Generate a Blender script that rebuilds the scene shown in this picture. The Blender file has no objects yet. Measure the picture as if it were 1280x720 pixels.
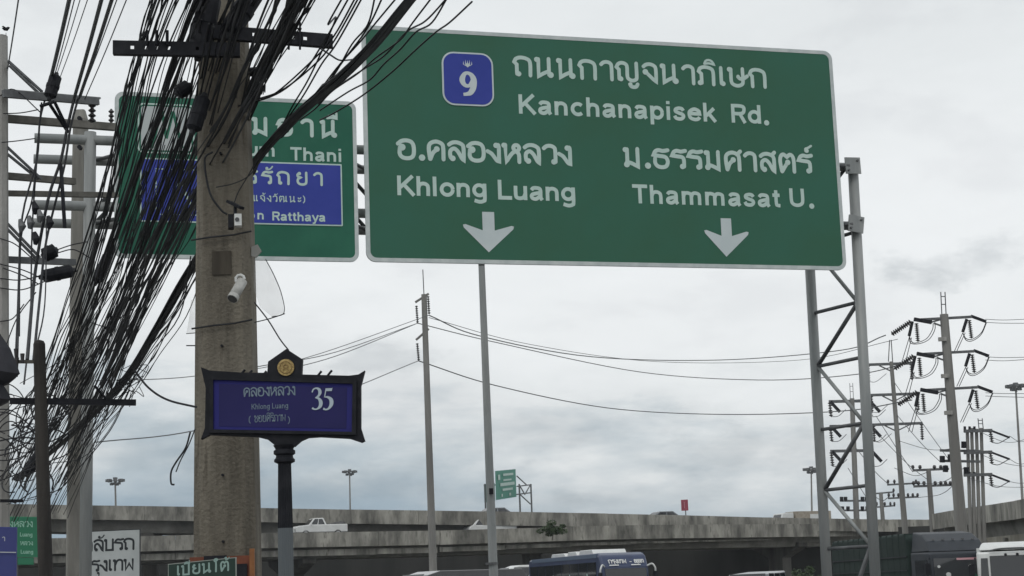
import bpy, math, random
from mathutils import Vector, Matrix
R = random.Random(7)
sc = bpy.context.scene
col = sc.collection
# ---------------------------------------------------------------- camera
FPX = 2167.0
EYE = Vector((0, 0, 1.6))
PITCH = math.atan(380 / FPX); ROLL = -0.036
_f = Vector((0, math.cos(PITCH), math.sin(PITCH)))
_r0 = Vector((1, 0, 0)); _u0 = Vector((0, -math.sin(PITCH), math.cos(PITCH)))
_r = _r0 * math.cos(ROLL) + _u0 * math.sin(ROLL)
_u = -_r0 * math.sin(ROLL) + _u0 * math.cos(ROLL)
cd = bpy.data.cameras.new('camera'); cd.sensor_width = 36; cd.lens = FPX / 1280 * 36
cd.clip_start = 0.1; cd.clip_end = 9000
cam = bpy.data.objects.new('camera', cd); col.objects.link(cam)
M4 = Matrix((( _r.x, _u.x, -_f.x, EYE.x), (_r.y, _u.y, -_f.y, EYE.y), (_r.z, _u.z, -_f.z, EYE.z), (0, 0, 0, 1)))
cam.matrix_world = M4
sc.camera = cam
sc.view_settings.view_transform = 'Standard'; sc.view_settings.look = 'None'
sc.view_settings.exposure = 0; sc.view_settings.gamma = 1
# ---------------------------------------------------------------- overcast sky
SUN_EL = math.radians(48); SUN_ROT = math.radians(200)
w = bpy.data.worlds.new("World"); sc.world = w; w.use_nodes = True
nt = w.node_tree; nt.nodes.clear()
def N(t, **k):
    n = nt.nodes.new(t)
    for a, b in k.items(): setattr(n, a, b)
    return n
def L(a, b): nt.links.new(a, b)
def ramp(node, stops, interp='EASE'):
    cr = node.color_ramp; cr.interpolation = interp
    while len(cr.elements) < len(stops): cr.elements.new(0.5)
    for e, (p, c) in zip(cr.elements, stops):
        e.position = p; e.color = (c[0], c[1], c[2], 1)
sky = N('ShaderNodeTexSky', sky_type='NISHITA'); sky.sun_disc = False
sky.sun_elevation = SUN_EL; sky.sun_rotation = SUN_ROT; sky.dust_density = 4
tc = N('ShaderNodeTexCoord')
sep = N('ShaderNodeSeparateXYZ'); L(tc.outputs['Generated'], sep.inputs[0])
mp = N('ShaderNodeMapping'); mp.inputs['Scale'].default_value = (1.0, 1.0, 3.6); mp.inputs['Location'].default_value = (0.35, 0.0, 0.1)
L(tc.outputs['Generated'], mp.inputs[0])
n1 = N('ShaderNodeTexNoise'); n1.inputs['Scale'].default_value = 3.6; n1.inputs['Detail'].default_value = 9; n1.inputs['Roughness'].default_value = .56; n1.inputs['Distortion'].default_value = .35
L(mp.outputs[0], n1.inputs['Vector'])
n2 = N('ShaderNodeTexNoise'); n2.inputs['Scale'].default_value = 13; n2.inputs['Detail'].default_value = 8; n2.inputs['Roughness'].default_value = .6
L(mp.outputs[0], n2.inputs['Vector'])
def math_node(op, a=None, b=None, c=None):
    m = N('ShaderNodeMath', operation=op)
    for i, v in enumerate((a, b, c)):
        if v is None: continue
        if isinstance(v, (int, float)): m.inputs[i].default_value = v
        else: L(v, m.inputs[i])
    return m.outputs[0]
na = math_node('MULTIPLY_ADD', n1.outputs['Fac'], 0.20, -0.10)
nb = math_node('MULTIPLY_ADD', n2.outputs['Fac'], 0.09, -0.045)
xb = math_node('MULTIPLY', sep.outputs['X'], 0.10)
el = math_node('ADD', math_node('ADD', sep.outputs['Z'], na), math_node('ADD', nb, xb))
rp = N('ShaderNodeValToRGB')
ramp(rp, [(0.0, (.29, .385, .46)), (.04, (.33, .42, .49)), (.072, (.50, .565, .605)), (.105, (.75, .78, .79)), (.15, (.83, .855, .865)), (.23, (.84, .865, .875)), (.34, (.76, .79, .80)), (1.0, (.76, .79, .80))], 'LINEAR')
L(el, rp.inputs[0])
# separate soft grey cloud undersides
n3 = N('ShaderNodeTexNoise'); n3.inputs['Scale'].default_value = 8.0; n3.inputs['Detail'].default_value = 7; n3.inputs['Roughness'].default_value = .55; n3.inputs['Distortion'].default_value = .2
mp3 = N('ShaderNodeMapping'); mp3.inputs['Scale'].default_value = (1, 1, 2.6); mp3.inputs['Location'].default_value = (1.7, .4, .63); L(tc.outputs['Generated'], mp3.inputs[0]); L(mp3.outputs[0], n3.inputs['Vector'])
r3 = N('ShaderNodeValToRGB'); ramp(r3, [(.36, (.92, .92, .925)), (.50, (.98, .98, .98)), (.62, (1, 1, 1))], 'EASE'); L(n3.outputs['Fac'], r3.inputs[0])
mx = N('ShaderNodeMix', data_type='RGBA', blend_type='MULTIPLY'); mx.inputs[0].default_value = 1
L(rp.outputs[0], mx.inputs[6]); L(r3.outputs[0], mx.inputs[7])
sc10 = N('ShaderNodeMix', data_type='RGBA', blend_type='MULTIPLY'); sc10.inputs[0].default_value = 1
L(mx.outputs[2], sc10.inputs[6]); sc10.inputs[7].default_value = (10.8, 10.8, 10.8, 1)
cur = sc10.outputs[2]
# a few distinct darker clouds (direction, half width, half height, depth), broken up by noise
n5 = N('ShaderNodeTexNoise'); n5.inputs['Scale'].default_value = 26; n5.inputs['Detail'].default_value = 7; n5.inputs['Roughness'].default_value = .6
mp5 = N('ShaderNodeMapping'); mp5.inputs['Scale'].default_value = (1, 1, 2); L(tc.outputs['Generated'], mp5.inputs[0]); L(mp5.outputs[0], n5.inputs['Vector'])
for (cx, cz, rx, rz, dk) in ((.247, .172, .040, .012, .26), (.232, .165, .02, .009, .14), (-.085, .134, .042, .011, .22), (.03, .095, .09, .016, .10), (-.10, .060, .12, .016, .16), (.12, .075, .07, .014, .16), (-.2, .085, .07, .016, .12), (.17, .12, .05, .010, .10), (.07, .052, .06, .009, .10)):
    vm = N('ShaderNodeVectorMath', operation='SUBTRACT'); L(tc.outputs['Generated'], vm.inputs[0]); vm.inputs[1].default_value = (cx, .95, cz)
    vs_ = N('ShaderNodeVectorMath', operation='MULTIPLY'); L(vm.outputs[0], vs_.inputs[0]); vs_.inputs[1].default_value = (1 / rx, 1.2, 1 / rz)
    ln = N('ShaderNodeVectorMath', operation='LENGTH'); L(vs_.outputs[0], ln.inputs[0])
    d_ = math_node('ADD', math_node('MULTIPLY', ln.outputs['Value'], -0.55), math_node('MULTIPLY', n5.outputs['Fac'], 2.2))
    mr = N('ShaderNodeMapRange'); L(math_node('ADD', d_, -.35), mr.inputs[0]); mr.inputs[1].default_value = .1; mr.inputs[2].default_value = .75; mr.inputs[3].default_value = 0; mr.inputs[4].default_value = dk; mr.interpolation_type = 'SMOOTHSTEP'
    mq = N('ShaderNodeMix', data_type='RGBA', blend_type='MULTIPLY'); L(mr.outputs[0], mq.inputs[0]); L(cur, mq.inputs[6]); mq.inputs[7].default_value = (.22, .27, .31, 1); cur = mq.outputs[2]
mm = N('ShaderNodeMix', data_type='RGBA'); mm.inputs[0].default_value = .96
L(sky.outputs[0], mm.inputs[6]); L(cur, mm.inputs[7])
bg = N('ShaderNodeBackground'); bg.inputs['Strength'].default_value = 0.1
wo = N('ShaderNodeOutputWorld'); L(mm.outputs[2], bg.inputs[0]); L(bg.outputs[0], wo.inputs[0])
sl = bpy.data.lights.new('sun', 'SUN'); sl.energy = 0.55; sl.angle = math.radians(20); sl.color = (1, .97, .93)
so = bpy.data.objects.new('sun', sl); col.objects.link(so)
so.rotation_euler = (math.pi / 2 - SUN_EL, 0, math.pi - SUN_ROT)
so.location = (0, 0, 60)
# ---------------------------------------------------------------- helpers
def ray(px, py): return _f + _r * ((px - 640) / FPX) + _u * ((360 - py) / FPX)
def P(px, py, Y):                       # the point seen at a photo pixel, Y metres ahead
    d = ray(px, py); return EYE + d * (Y / d.y)
def PZ(px, py, z):
    d = ray(px, py); return EYE + d * ((z - EYE.z) / d.z)
def srgb(r, g, b):
    f = lambda c: (c / 255 / 12.92) if c / 255 <= .04045 else ((c / 255 + .055) / 1.055) ** 2.4
    return (f(r), f(g), f(b))
MATS = {}
def mat(name, c, rough=.6, metal=0.0, c2=None, scale=4, lo=.4, hi=.65, bump=0.0, bscale=30, streak=False, spec=.5, trans=0, alpha=1, coat=0, c3=None, detail=6):
    if name in MATS: return MATS[name]
    m = bpy.data.materials.new(name); m.use_nodes = True; t = m.node_tree; b = t.nodes['Principled BSDF']
    b.inputs['Base Color'].default_value = (*c, 1); b.inputs['Roughness'].default_value = rough
    b.inputs['Metallic'].default_value = metal; b.inputs['Specular IOR Level'].default_value = spec
    if coat: b.inputs['Coat Weight'].default_value = coat
    if trans: b.inputs['Transmission Weight'].default_value = trans
    if alpha < 1: b.inputs['Alpha'].default_value = alpha
    tcn = t.nodes.new('ShaderNodeTexCoord')
    if c2:
        n = t.nodes.new('ShaderNodeTexNoise'); n.inputs['Scale'].default_value = scale; n.inputs['Detail'].default_value = detail; n.inputs['Roughness'].default_value = .62
        mpn = t.nodes.new('ShaderNodeMapping'); t.links.new(tcn.outputs['Object'], mpn.inputs[0])
        if streak: mpn.inputs['Scale'].default_value = (1, 1, .13 if streak is True else streak)
        t.links.new(mpn.outputs[0], n.inputs['Vector'])
        cr = t.nodes.new('ShaderNodeValToRGB'); t.links.new(n.outputs['Fac'], cr.inputs[0])
        ramp(cr, [(lo, c), (hi, c2)], 'LINEAR')
        out = cr.outputs[0]
        if c3:
            n4 = t.nodes.new('ShaderNodeTexNoise'); n4.inputs['Scale'].default_value = scale * 5; n4.inputs['Detail'].default_value = 8
            t.links.new(mpn.outputs[0], n4.inputs['Vector'])
            cr4 = t.nodes.new('ShaderNodeValToRGB'); ramp(cr4, [(.55, (0, 0, 0)), (.68, (1, 1, 1))], 'LINEAR'); t.links.new(n4.outputs['Fac'], cr4.inputs[0])
            mix = t.nodes.new('ShaderNodeMix'); mix.data_type = 'RGBA'; t.links.new(cr4.outputs[0], mix.inputs[0]); t.links.new(out, mix.inputs[6]); mix.inputs[7].default_value = (*c3, 1); out = mix.outputs[2]
        t.links.new(out, b.inputs['Base Color'])
    if bump:
        n = t.nodes.new('ShaderNodeTexNoise'); n.inputs['Scale'].default_value = bscale; n.inputs['Detail'].default_value = 5
        t.links.new(tcn.outputs['Object'], n.inputs['Vector'])
        bp = t.nodes.new('ShaderNodeBump'); bp.inputs['Strength'].default_value = bump; bp.inputs['Distance'].default_value = .02
        t.links.new(n.outputs['Fac'], bp.inputs['Height']); t.links.new(bp.outputs[0], b.inputs['Normal'])
    MATS[name] = m; return m
CONC = mat('pole_concrete', (.060, .052, .040), .85, c2=(.245, .220, .175), scale=5.5, lo=.30, hi=.70, bump=.7, bscale=45, streak=True, c3=(.12, .105, .082))
CONC_W = mat('pole_concrete_light', (.26, .255, .24), .85, c2=(.42, .41, .39), scale=3, bump=.3, streak=True)
CONC_F = mat('far_pole_concrete', (.17, .165, .155), .85, c2=(.27, .265, .25), scale=1.2, streak=True)
FLY = mat('flyover_concrete', (.09, .088, .078), .9, c2=(.42, .405, .36), scale=.6, streak=.3, lo=.36, hi=.66, bump=.3, bscale=4, c3=(.15, .145, .128), detail=12)
FLYG = mat('girder_concrete', (.15, .145, .13), .9, c2=(.33, .32, .29), scale=.35, lo=.4, hi=.7, detail=9)
GALV = mat('galvanised_steel', (.24, .255, .255), .55, .25, c2=(.36, .37, .365), scale=3, bump=.1, streak=True)
GALV_D = mat('dark_steel', (.10, .105, .11), .6, .3, c2=(.16, .165, .17), scale=6)
BLK = mat('black_rubber', (.014, .015, .019), .6, c2=(.028, .03, .034), scale=9, spec=.35)
BLKM = mat('black_painted_metal', (.010, .011, .015), .6, c2=(.02, .021, .026), scale=14, spec=.2)
BLK2 = mat('dusty_rubber', (.035, .037, .040), .7, c2=(.055, .057, .058), scale=7, spec=.3)
BLK3 = mat('faded_cable', (.07, .072, .075), .7, c2=(.045, .046, .05), scale=3, spec=.3)
PIER_SHADE = mat('shaded_pier_concrete', (.06, .058, .052), .95, c2=(.13, .125, .115), scale=.8, streak=True)  # shade under the decks put into the pier colour
GREYC = mat('grey_cable', (.10, .105, .11), .6)
GREEN = mat('green_sign_sheeting', (.037, .130, .079), .5, c2=(.036, .143, .096), scale=.7, lo=.35, hi=.65, spec=.25, detail=4)
GREEN2 = mat('teal_sign_sheeting', (.02, .125, .08), .55, c2=(.03, .16, .10), scale=1.1, spec=.25)
BLUE = mat('blue_sign_sheeting', (.035, .055, .32), .55, c2=(.045, .065, .36), scale=2, spec=.25)
WHT = mat('reflective_white_sheeting', (.50, .65, .60), .6, c2=(.57, .70, .65), scale=5, spec=.2)
WHTG = mat('grey_arrow_sheeting', (.56, .63, .64), .6, c2=(.62, .68, .69), scale=3, spec=.2)
EDGE = mat('sign_border_white', (.50, .55, .55), .55, c2=(.62, .66, .65), scale=6, spec=.2)
ALU = mat('aluminium_back', (.35, .36, .36), .5, .5)
INS = mat('brown_porcelain', (.03, .028, .03), .35, c2=(.05, .045, .045), scale=8)
WOOD = mat('weathered_dark_wood', (.022, .020, .019), .9, c2=(.05, .045, .04), scale=5, streak=True, bump=.4)
ASPH = mat('asphalt', (.04, .04, .042), .9, c2=(.06, .06, .06), scale=.8, bump=.3, bscale=60)
GRND = mat('verge_ground', (.06, .06, .045), .95, c2=(.10, .095, .07), scale=.3)
PAVE = mat('pavement_concrete', (.22, .21, .20), .9, c2=(.30, .29, .27), scale=1.5, bump=.3)
ROADW = mat('road_paint', (.62, .62, .60), .7, c2=(.45, .45, .44), scale=4)
LEAF = mat('leaf_green', (.03, .055, .02), .6, c2=(.06, .10, .035), scale=2.5, lo=.35, hi=.65)
BARK = mat('bark', (.07, .055, .04), .95, c2=(.12, .10, .08), scale=5)
GLASS = mat('dark_glass', (.015, .018, .022), .08, spec=.8)
TYRE = mat('tyre_rubber', (.012, .012, .012), .8)
CHROME = mat('rim_metal', (.4, .4, .4), .3, .8)
WPAINT = mat('white_vehicle_paint', (.62, .63, .62), .35, c2=(.70, .71, .70), scale=2, coat=.3)
def smooth(me):
    me.polygons.foreach_set('use_smooth', [True] * len(me.polygons))
class MB:
    def __init__(s): s.v = []; s.f = []
    def add(s, vs, fs):
        o = len(s.v); s.v += [Vector(v) for v in vs]; s.f += [tuple(i + o for i in f) for f in fs]; return s
    def box(s, c, size, rz=0, M=None):
        x, y, z = (a / 2 for a in size); vs = [Vector((i * x, j * y, k * z)) for k in (-1, 1) for j in (-1, 1) for i in (-1, 1)]
        if rz: vs = [Matrix.Rotation(rz, 3, 'Z') @ v for v in vs]
        if M is not None: vs = [M @ v for v in vs]
        return s.add([v + Vector(c) for v in vs], [(0, 2, 3, 1), (4, 5, 7, 6), (0, 1, 5, 4), (2, 6, 7, 3), (0, 4, 6, 2), (1, 3, 7, 5)])
    def tube(s, pts, r, n=8, cap=True, r2=None, up=Vector((0, 0, 1))):
        pts = [Vector(p) for p in pts]; k = len(pts); rs = r if isinstance(r, (list, tuple)) else [r + ((r2 - r) * i / (k - 1) if r2 is not None else 0) for i in range(k)]
        vs = []; fs = []; prev = None
        for i, p in enumerate(pts):
            t = (pts[min(i + 1, k - 1)] - pts[max(i - 1, 0)])
            t = t.normalized() if t.length > 1e-9 else Vector((0, 0, 1))
            if prev is None:
                a = t.cross(up)
                if a.length < .05: a = t.cross(Vector((1, 0, 0)))
            else: a = prev - t * prev.dot(t)
            a.normalize(); prev = a; b = t.cross(a)
            for j in range(n):
                th = 2 * math.pi * (j + .5) / n; vs.append(p + (a * math.cos(th) + b * math.sin(th)) * rs[i])
        for i in range(k - 1):
            for j in range(n):
                q = (j + 1) % n; fs.append((i * n + j, i * n + q, (i + 1) * n + q, (i + 1) * n + j))
        if cap: fs += [tuple(range(n - 1, -1, -1)), tuple((k - 1) * n + j for j in range(n))]
        return s.add(vs, fs)
    def bar(s, a, b, wdt, h, up=Vector((0, 0, 1))):      # rectangular bar between two points
        a = Vector(a); b = Vector(b); t = (b - a).normalized(); x = t.cross(up)
        if x.length < .05: x = t.cross(Vector((0, 1, 0)))
        x.normalize(); y = x.cross(t); x = x * wdt / 2; y = y * h / 2
        return s.add([a - x - y, a + x - y, a + x + y, a - x + y, b - x - y, b + x - y, b + x + y, b - x + y], [(0, 1, 2, 3), (4, 7, 6, 5), (0, 4, 5, 1), (1, 5, 6, 2), (2, 6, 7, 3), (3, 7, 4, 0)])
    def prism(s, poly, o, ax, ay, d):                 # polygon in plane (o,ax,ay) thickened by vector d
        ax = Vector(ax); ay = Vector(ay); o = Vector(o); d = Vector(d); n = len(poly)
        a = [o + ax * x + ay * y for x, y in poly]
        return s.add(a + [p + d for p in a], [tuple(range(n - 1, -1, -1)), tuple(range(n, 2 * n))] + [(i, (i + 1) % n, (i + 1) % n + n, i + n) for i in range(n)])
    def lathe(s, c, prof, n=16, axis=Vector((0, 0, 1))):     # prof: (height, radius)
        c = Vector(c); return s.tube([c + axis * h for h, r in prof], [r for h, r in prof], n)
    def build(s, name, m, parent=None, world=False, sm=False, auto=False):
        me = bpy.data.meshes.new(name)
        vs = s.v
        if parent is not None and world:
            Mi = root_inv(parent)
            vs = [Mi @ v for v in vs]
        me.from_pydata([tuple(v) for v in vs], [], s.f); me.materials.append(m)
        if sm: smooth(me)
        me.update()
        o = bpy.data.objects.new(name, me); col.objects.link(o)
        if parent is not None: o.parent = parent
        return o
def root_inv(o):
    M = Matrix.Identity(4)
    while o is not None:
        M = (Matrix.Translation(o.location) @ Matrix.Rotation(o.rotation_euler.z, 4, 'Z')) @ M; o = o.parent
    return M.inverted()
def tag(o, label=None, cat=None, group=None, kind=None):
    if label: o['label'] = label
    if cat: o['category'] = cat
    if group: o['group'] = group
    if kind: o['kind'] = kind
    return o
def thing(name, label, cat, loc=(0, 0, 0), rz=0, group=None):
    o = bpy.data.objects.new(name, None); o.empty_display_size = .3; col.objects.link(o); o.location = loc; o.rotation_euler = (0, 0, rz)
    return tag(o, label, cat, group)
def copy_tree(o, parent=None):
    c = o.copy(); col.objects.link(c)
    if parent is not None: c.parent = parent
    for ch in list(o.children): copy_tree(ch, c)
    return c
def structure(mb, name, m, sm=False): return tag(mb.build(name, m, sm=sm), kind='structure')
def catmull(pts, k=6):
    pts = [Vector(p) for p in pts]
    if len(pts) < 3: return pts
    P_ = [pts[0] * 2 - pts[1]] + pts + [pts[-1] * 2 - pts[-2]]; out = []
    for i in range(1, len(P_) - 2):
        a, b, c, d = P_[i - 1:i + 3]
        for j in range(k):
            t = j / k; out.append(.5 * ((2 * b) + (c - a) * t + (2 * a - 5 * b + 4 * c - d) * t * t + (3 * b - 3 * c + d - a) * t ** 3))
    out.append(pts[-1]); return out
# ---------------------------------------------------------------- stroke lettering (flat print)
G = {}
def g(ch, adv, strokes, dots=(), ):
    ss = []
    for s in strokes.split('|'):
        s = s.strip()
        if not s: continue
        pts = []
        for tok in s.split():
            c = tok.endswith('!'); x, y = tok.rstrip('!').split(','); pts.append((float(x), float(y), c))
        ss.append(pts)
    G[ch] = (adv, ss, dots)
g('ก', 7.2, '1,0 1,6! .1,7.4! .8,9.2 2.5,10 4.8,9.4 6,7.3 6,0')
g('ถ', 7.2, '1,.6 1,6! .1,7.4! .8,9.2 2.5,10 4.8,9.4 6,7.3 6,0', [(1.6, .7, 1.25)])
g('ภ', 7.4, '1.4,.6 1.4,6! .4,7.4! 1,9.2 2.7,10 5,9.4 6.1,7.3 6.1,0', [(.7, .7, 1.25)])
g('ฤ', 7.2, '')
g('น', 7.4, '1.1,9.6 1.1,0! 3,1.7 5,3 | 5,10 5,.8', [(.5, 9.3, 1.25), (5.6, .9, 1.45)])
g('า', 5.6, '0,7.8 1.3,9.6 2.8,10 4,9.2 4.4,7.4 4.4,0')
g('ญ', 9.0, '1,.6 1,6! .1,7.4! .8,9.2 2.2,10 3.7,9.3 4.2,7.5 4.2,2.2 4.9,.6 6.1,0 7.3,.6 7.8,2.2 7.8,10 | 5,-2.2 5.5,-3.3 6.5,-3.7 7.5,-3.3 8,-2', [(1.6, .7, 1.2), (5.2, -2.2, 1)])
g('จ', 6.6, '.1,7.8 1.4,9.5 3,10 4.6,9.2 5.3,7.3 5.3,0! 4.3,1.2 1.6,5', [(1.2, 5.4, 1.4)])
g('ิ', 0, '-5.8,11.9 -5,13.6 -3.4,14.2 -1.8,13.4 -.9,11.6! -3.4,12.3 -5.8,11.9')
g('ี', 0, '-5.8,11.9 -5,13.4 -3.4,13.9 -1.8,13.2 -1.1,11.8! -3.4,12.3 -5.8,11.9 | -1,11.7 -1,15.4')
g('ึ', 0, '-5.8,11.9 -5,13.6 -3.4,14.2 -1.8,13.4 -.9,11.6! -3.4,12.3 -5.8,11.9', [(-1, 13.6, 1)])
g('เ', 3.4, '1,10 1,.8', [(1.6, .8, 1.25)])
g('แ', 6.4, '1,10 1,.8 | 4,10 4,.8', [(1.6, .8, 1.2), (4.6, .8, 1.2)])
g('ษ', 7.8, '1.2,9.6 1.2,2.6 2,.7 3.6,0 5.2,.7 5.9,2.6 5.9,10 | 3.9,5.2 4.8,4.2 6.1,4.3 7.7,5.9', [(.6, 9.3, 1.25), (4.0, 5.4, .9)])
g('อ', 7.0, '1,6.6 .8,2.6 1.7,.6 3.4,0 5.1,.6 5.9,2.6 5.9,6.8 5.1,9.2 3.4,10 1.6,9.6 .2,8', [(1.7, 6.1, 1.6)])
g('.', 3.2, '', [(1.5, .6, 1.5)])
g('ค', 7.2, '1.1,0 .7,6 1.3,8.8 3.4,10 5.5,8.8 6,6.4 6,0 | 1.2,0 2.1,3.3 3.2,5', [(3.6, 5.7, 1.35)])
g('ด', 7.2, '1.1,0 .7,6 1.3,8.8 3.4,10 5.5,8.8 6,6.4 6,0 | 1.2,0 2.1,2.3 3.0,3', [(3.4, 3.4, 1.35)])
g('ล', 7.0, '0.1,7.9 1.6,9.6 3.4,10 5.2,9 5.9,7 5.9,0! 5.2,1 3.9,4.6 2.5,6.4 1.2,5.4 .9,3.4 1.1,1.2', [(1.8, .8, 1.35)])
g('ง', 5.4, '3.7,9.3 4.3,8.4 4.3,0! 3.4,.6 1.7,4.1 .1,5.6', [(3.3, 9.0, 1.3)])
g('ห', 7.4, '1.1,9.6 1.3,0! 2.9,3.6 4.2,5.6 5.7,6.4 6.3,8 5.7,9.5 4.6,9.4 4.1,8 4.7,6.4 5.9,5 6.2,3 6.2,0', [(.6, 9.3, 1.25)])
g('ว', 5.8, '0,7.8 1.4,9.6 2.9,10 4.3,9.2 4.8,7.4 4.8,.8', [(4.1, .8, 1.3)])
g('ม', 7.0, '1.4,9.6 1.4,1 | 1.2,2.4 3,1.7 5.4,0! 5.4,10', [(.7, 9.3, 1.25), (1.1, .9, 1.4)])
g('ร', 5.8, '4.6,.8 4.6,4.6 4,6.2 2,6.6 .1,7! .8,9 2,9.8 3.5,9.4 5.3,9.9', [(3.9, .8, 1.3)])
g('ธ', 6.8, '.9,5.0! .9,2.4 1.8,.6 3.4,0 5,.6 5.7,2.4 5.7,4.2 4.8,6 2.4,6.5 .4,7! 1.1,9 2.4,9.8 4,9.4 5.9,9.9')
g('ศ', 7.2, '1.1,0 .7,6 1.3,8.8 3.4,10 5.5,8.8 6,6.4 6,0 | 1.2,0 2.1,3.3 3.2,5 | 5.2,8.8 6.6,10.8', [(3.6, 5.7, 1.35)])
g('ส', 7.0, '0.1,7.9 1.6,9.6 3.4,10 5.2,9 5.9,7 5.9,0! 5.2,1 3.9,4.6 2.5,6.4 1.2,5.4 .9,3.4 1.1,1.2 | 4.9,8.9 6.2,10.9', [(1.8, .8, 1.35)])
g('ต', 7.4, '1.2,0 .7,6 1.1,9 2.2,10 3.5,8.6! 4.8,10 5.8,9 6.2,6.4 6.2,0 | 1.3,0 2.3,2.4 3.5,5', [(3.7, 5.4, 1.35)])
g('์', 0, '-3.4,12.4 -3.3,13.8 -2.2,14.3 -.4,15.6', [(-2.8, 12.7, 1.1)])
g('ป', 6.6, '1.1,9.6 1.1,0! 5.3,0! 5.3,13', [(.6, 9.3, 1.25)])
g('บ', 6.6, '1.1,9.6 1.1,0! 5.3,0! 5.3,10', [(.6, 9.3, 1.25)])
g('ท', 7.0, '1.1,9.6 1.1,0 | 1.2,5 2.4,8.8 4,10 5.5,9.2 5.9,7 5.9,0', [(.6, 9.3, 1.25)])
g('ุ', 0, '-1.7,-1.8 -.9,-2 -.9,-4.4', [(-1.6, -2.0, .95)])
g('ั', 0, '-4.6,13.2 -4.4,12 -2.8,11.8 -1.4,12.8 -.3,14.4', [(-4.1, 12.8, 1.05)])
g('่', 0, '-1.6,12.2 -1.6,14.6')
g('้', 0, '-4.4,14.4 -3.4,14.8 -3,13.6 -3.8,12.2! -1.8,12.6 -.4,14.6', [(-4, 14.2, .8)])
g('ย', 6.8, '1.6,9.6 .8,8 1.2,6.6 2.6,5.9! 1.2,4.8 .9,2.4 1.7,.6 3.4,0 5,.6 5.6,2.4 5.6,10', [(1.8, 9.2, 1.25)])
g('ฒ', 10, '1.2,0 .7,6 1.1,9 2.0,9.9 3.2,8.6! 4.4,10 5.4,9 5.7,6.4 5.7,0! 7,1.6 8.3,2.6 | 8.3,10 8.3,.8 | 1.3,0 2.1,2.4 2.9,4.6', [(3.1, 5.0, 1.1), (8.9, .9, 1.2)])
g('ะ', 5, '.8,2.2 1.6,1.2 3,1.8 4,3.4 | .8,7 1.6,6 3,6.6 4,8.2', [(.9, 2.4, 1), (.9, 7.2, 1)])
g('ซ', 7, '1.4,9.4 1,7.6 2.4,6.4 1.5,4 1.4,1.8 2.2,0 4.4,0 5.5,1.6 5.4,5 4,7! 6.2,9.9', [(1.6, 9.1, 1.2)])
g('พ', 7.4, '1.1,9.6 1.1,0! 3.4,6! 5.8,0! 5.8,10', [(.6, 9.3, 1.25)])
g('ใ', 4, '1.6,0 1.6,10 .4,12.4 1.2,14 2.6,13.4 2,12', [])
g('(', 3.2, '2.4,11.4 1,8.5 .8,5 1,1.8 2.4,-1'); g(')', 3.2, '.6,11.4 2,8.5 2.2,5 2,1.8 .6,-1')
g(' ', 3.6, '')
def ell(cx, cy, rx, ry, a0=0, a1=360, n=14):
    return ' '.join('%.2f,%.2f' % (cx + rx * math.cos(math.radians(a0 + (a1 - a0) * i / n)), cy + ry * math.sin(math.radians(a0 + (a1 - a0) * i / n))) for i in range(n + 1))
ARCH = '1,4 1.6,5.7 3,6.3 4.4,5.7 4.9,4.3 4.9,0'
g('K', 7.8, '1,0 1,10 | 6.5,10 1.4,4.0 | 2.8,5.7 7.0,0'); g('h', 6.6, '1,0 1,10 | ' + ARCH); g('l', 2.9, '1,0 1,10')
g('o', 6.8, ell(3.2, 3.6, 2.3, 2.75)); g('n', 6.6, '1,0 1,7.2 | ' + ARCH)
g('g', 6.9, ell(3, 3.7, 2.15, 2.65) + ' | 5.2,7.2 5.2,-.4 4.7,-1.7 3,-2.2 .9,-1.5'); g('L', 6.5, '1,10 1,.9! 6,.9')
g('u', 6.6, '1,7.2 1,2.6 1.5,1.2 2.9,.85 4.3,1.5 4.9,3.2 | 5,7.2 5,0')
g('a', 6.5, '.9,5.2 1.6,6.2 2.9,6.4 4.3,6 4.7,4.8 4.7,1.6 5.3,.2 | 4.6,4 3,3.6 1.3,3 .9,1.9 1.5,.95 2.9,.85 4.6,2.4')
g('T', 7, '0,9.1 6.6,9.1 | 3.3,9 3.3,0'); g('m', 9.8, '1,0 1,7.2 | 1,4 1.5,5.8 2.7,6.3 4.2,5.7 4.5,4.3 4.5,0 | 4.5,4 5.1,5.8 6.3,6.3 7.8,5.7 8.1,4.3 8.1,0')
g('s', 6, '4.6,5.2 4,6.2 2.7,6.45 1.3,5.9 1.2,4.8 2.5,4 4.1,3.3 4.6,2.2 3.9,1.1 2.7,.8 1.3,1.2 .7,2.4')
g('t', 4.2, '1.7,9.2 1.7,2.2 2.2,1.1 3.5,.9 | 0.1,6.5 3.4,6.5'); g('U', 7.8, '1,10 1,3.6 1.7,1.6 3.6,.85 5.5,1.6 6.2,3.6 6.2,10')
g('c', 6.3, ell(3.2, 3.6, 2.3, 2.75, 45, 315)); g('p', 6.8, '1,7.2 1,-2.7 | ' + ell(3.3, 3.6, 2.15, 2.7)); g('i', 2.9, '1,0 1,7.2 | 1,8.4 1,10')
g('e', 6.6, '.9,3.9! 5.4,3.9! 5.1,5.4 3.2,6.35 1.3,5.2 .9,3.6 1.4,1.7 3.2,.85 4.7,1.2 5.4,2.2'); g('k', 6.3, '1,0 1,10 | 5,7.2 1.5,3.1 | 2.5,4.5 5.5,0')
g('R', 7.4, '1,0 1,10 | 1,9.1! 4,9.1 5.7,8.6 6,7.1 5.5,5.5 4,4.9 1,4.9 | 4,4.9 6.2,0'); g('d', 6.8, ell(3, 3.6, 2.15, 2.7) + ' | 5.2,0 5.2,10')
g('P', 7, '1,0 1,10 | 1,9.1! 4,9.1 5.7,8.6 6,7 5.5,5.3 4,4.6 1,4.6'); g('y', 6.2, '.6,7.2 3.1,.6 | 5.6,7.2 2.9,-.6 2,-2 .6,-2.1')
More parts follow.
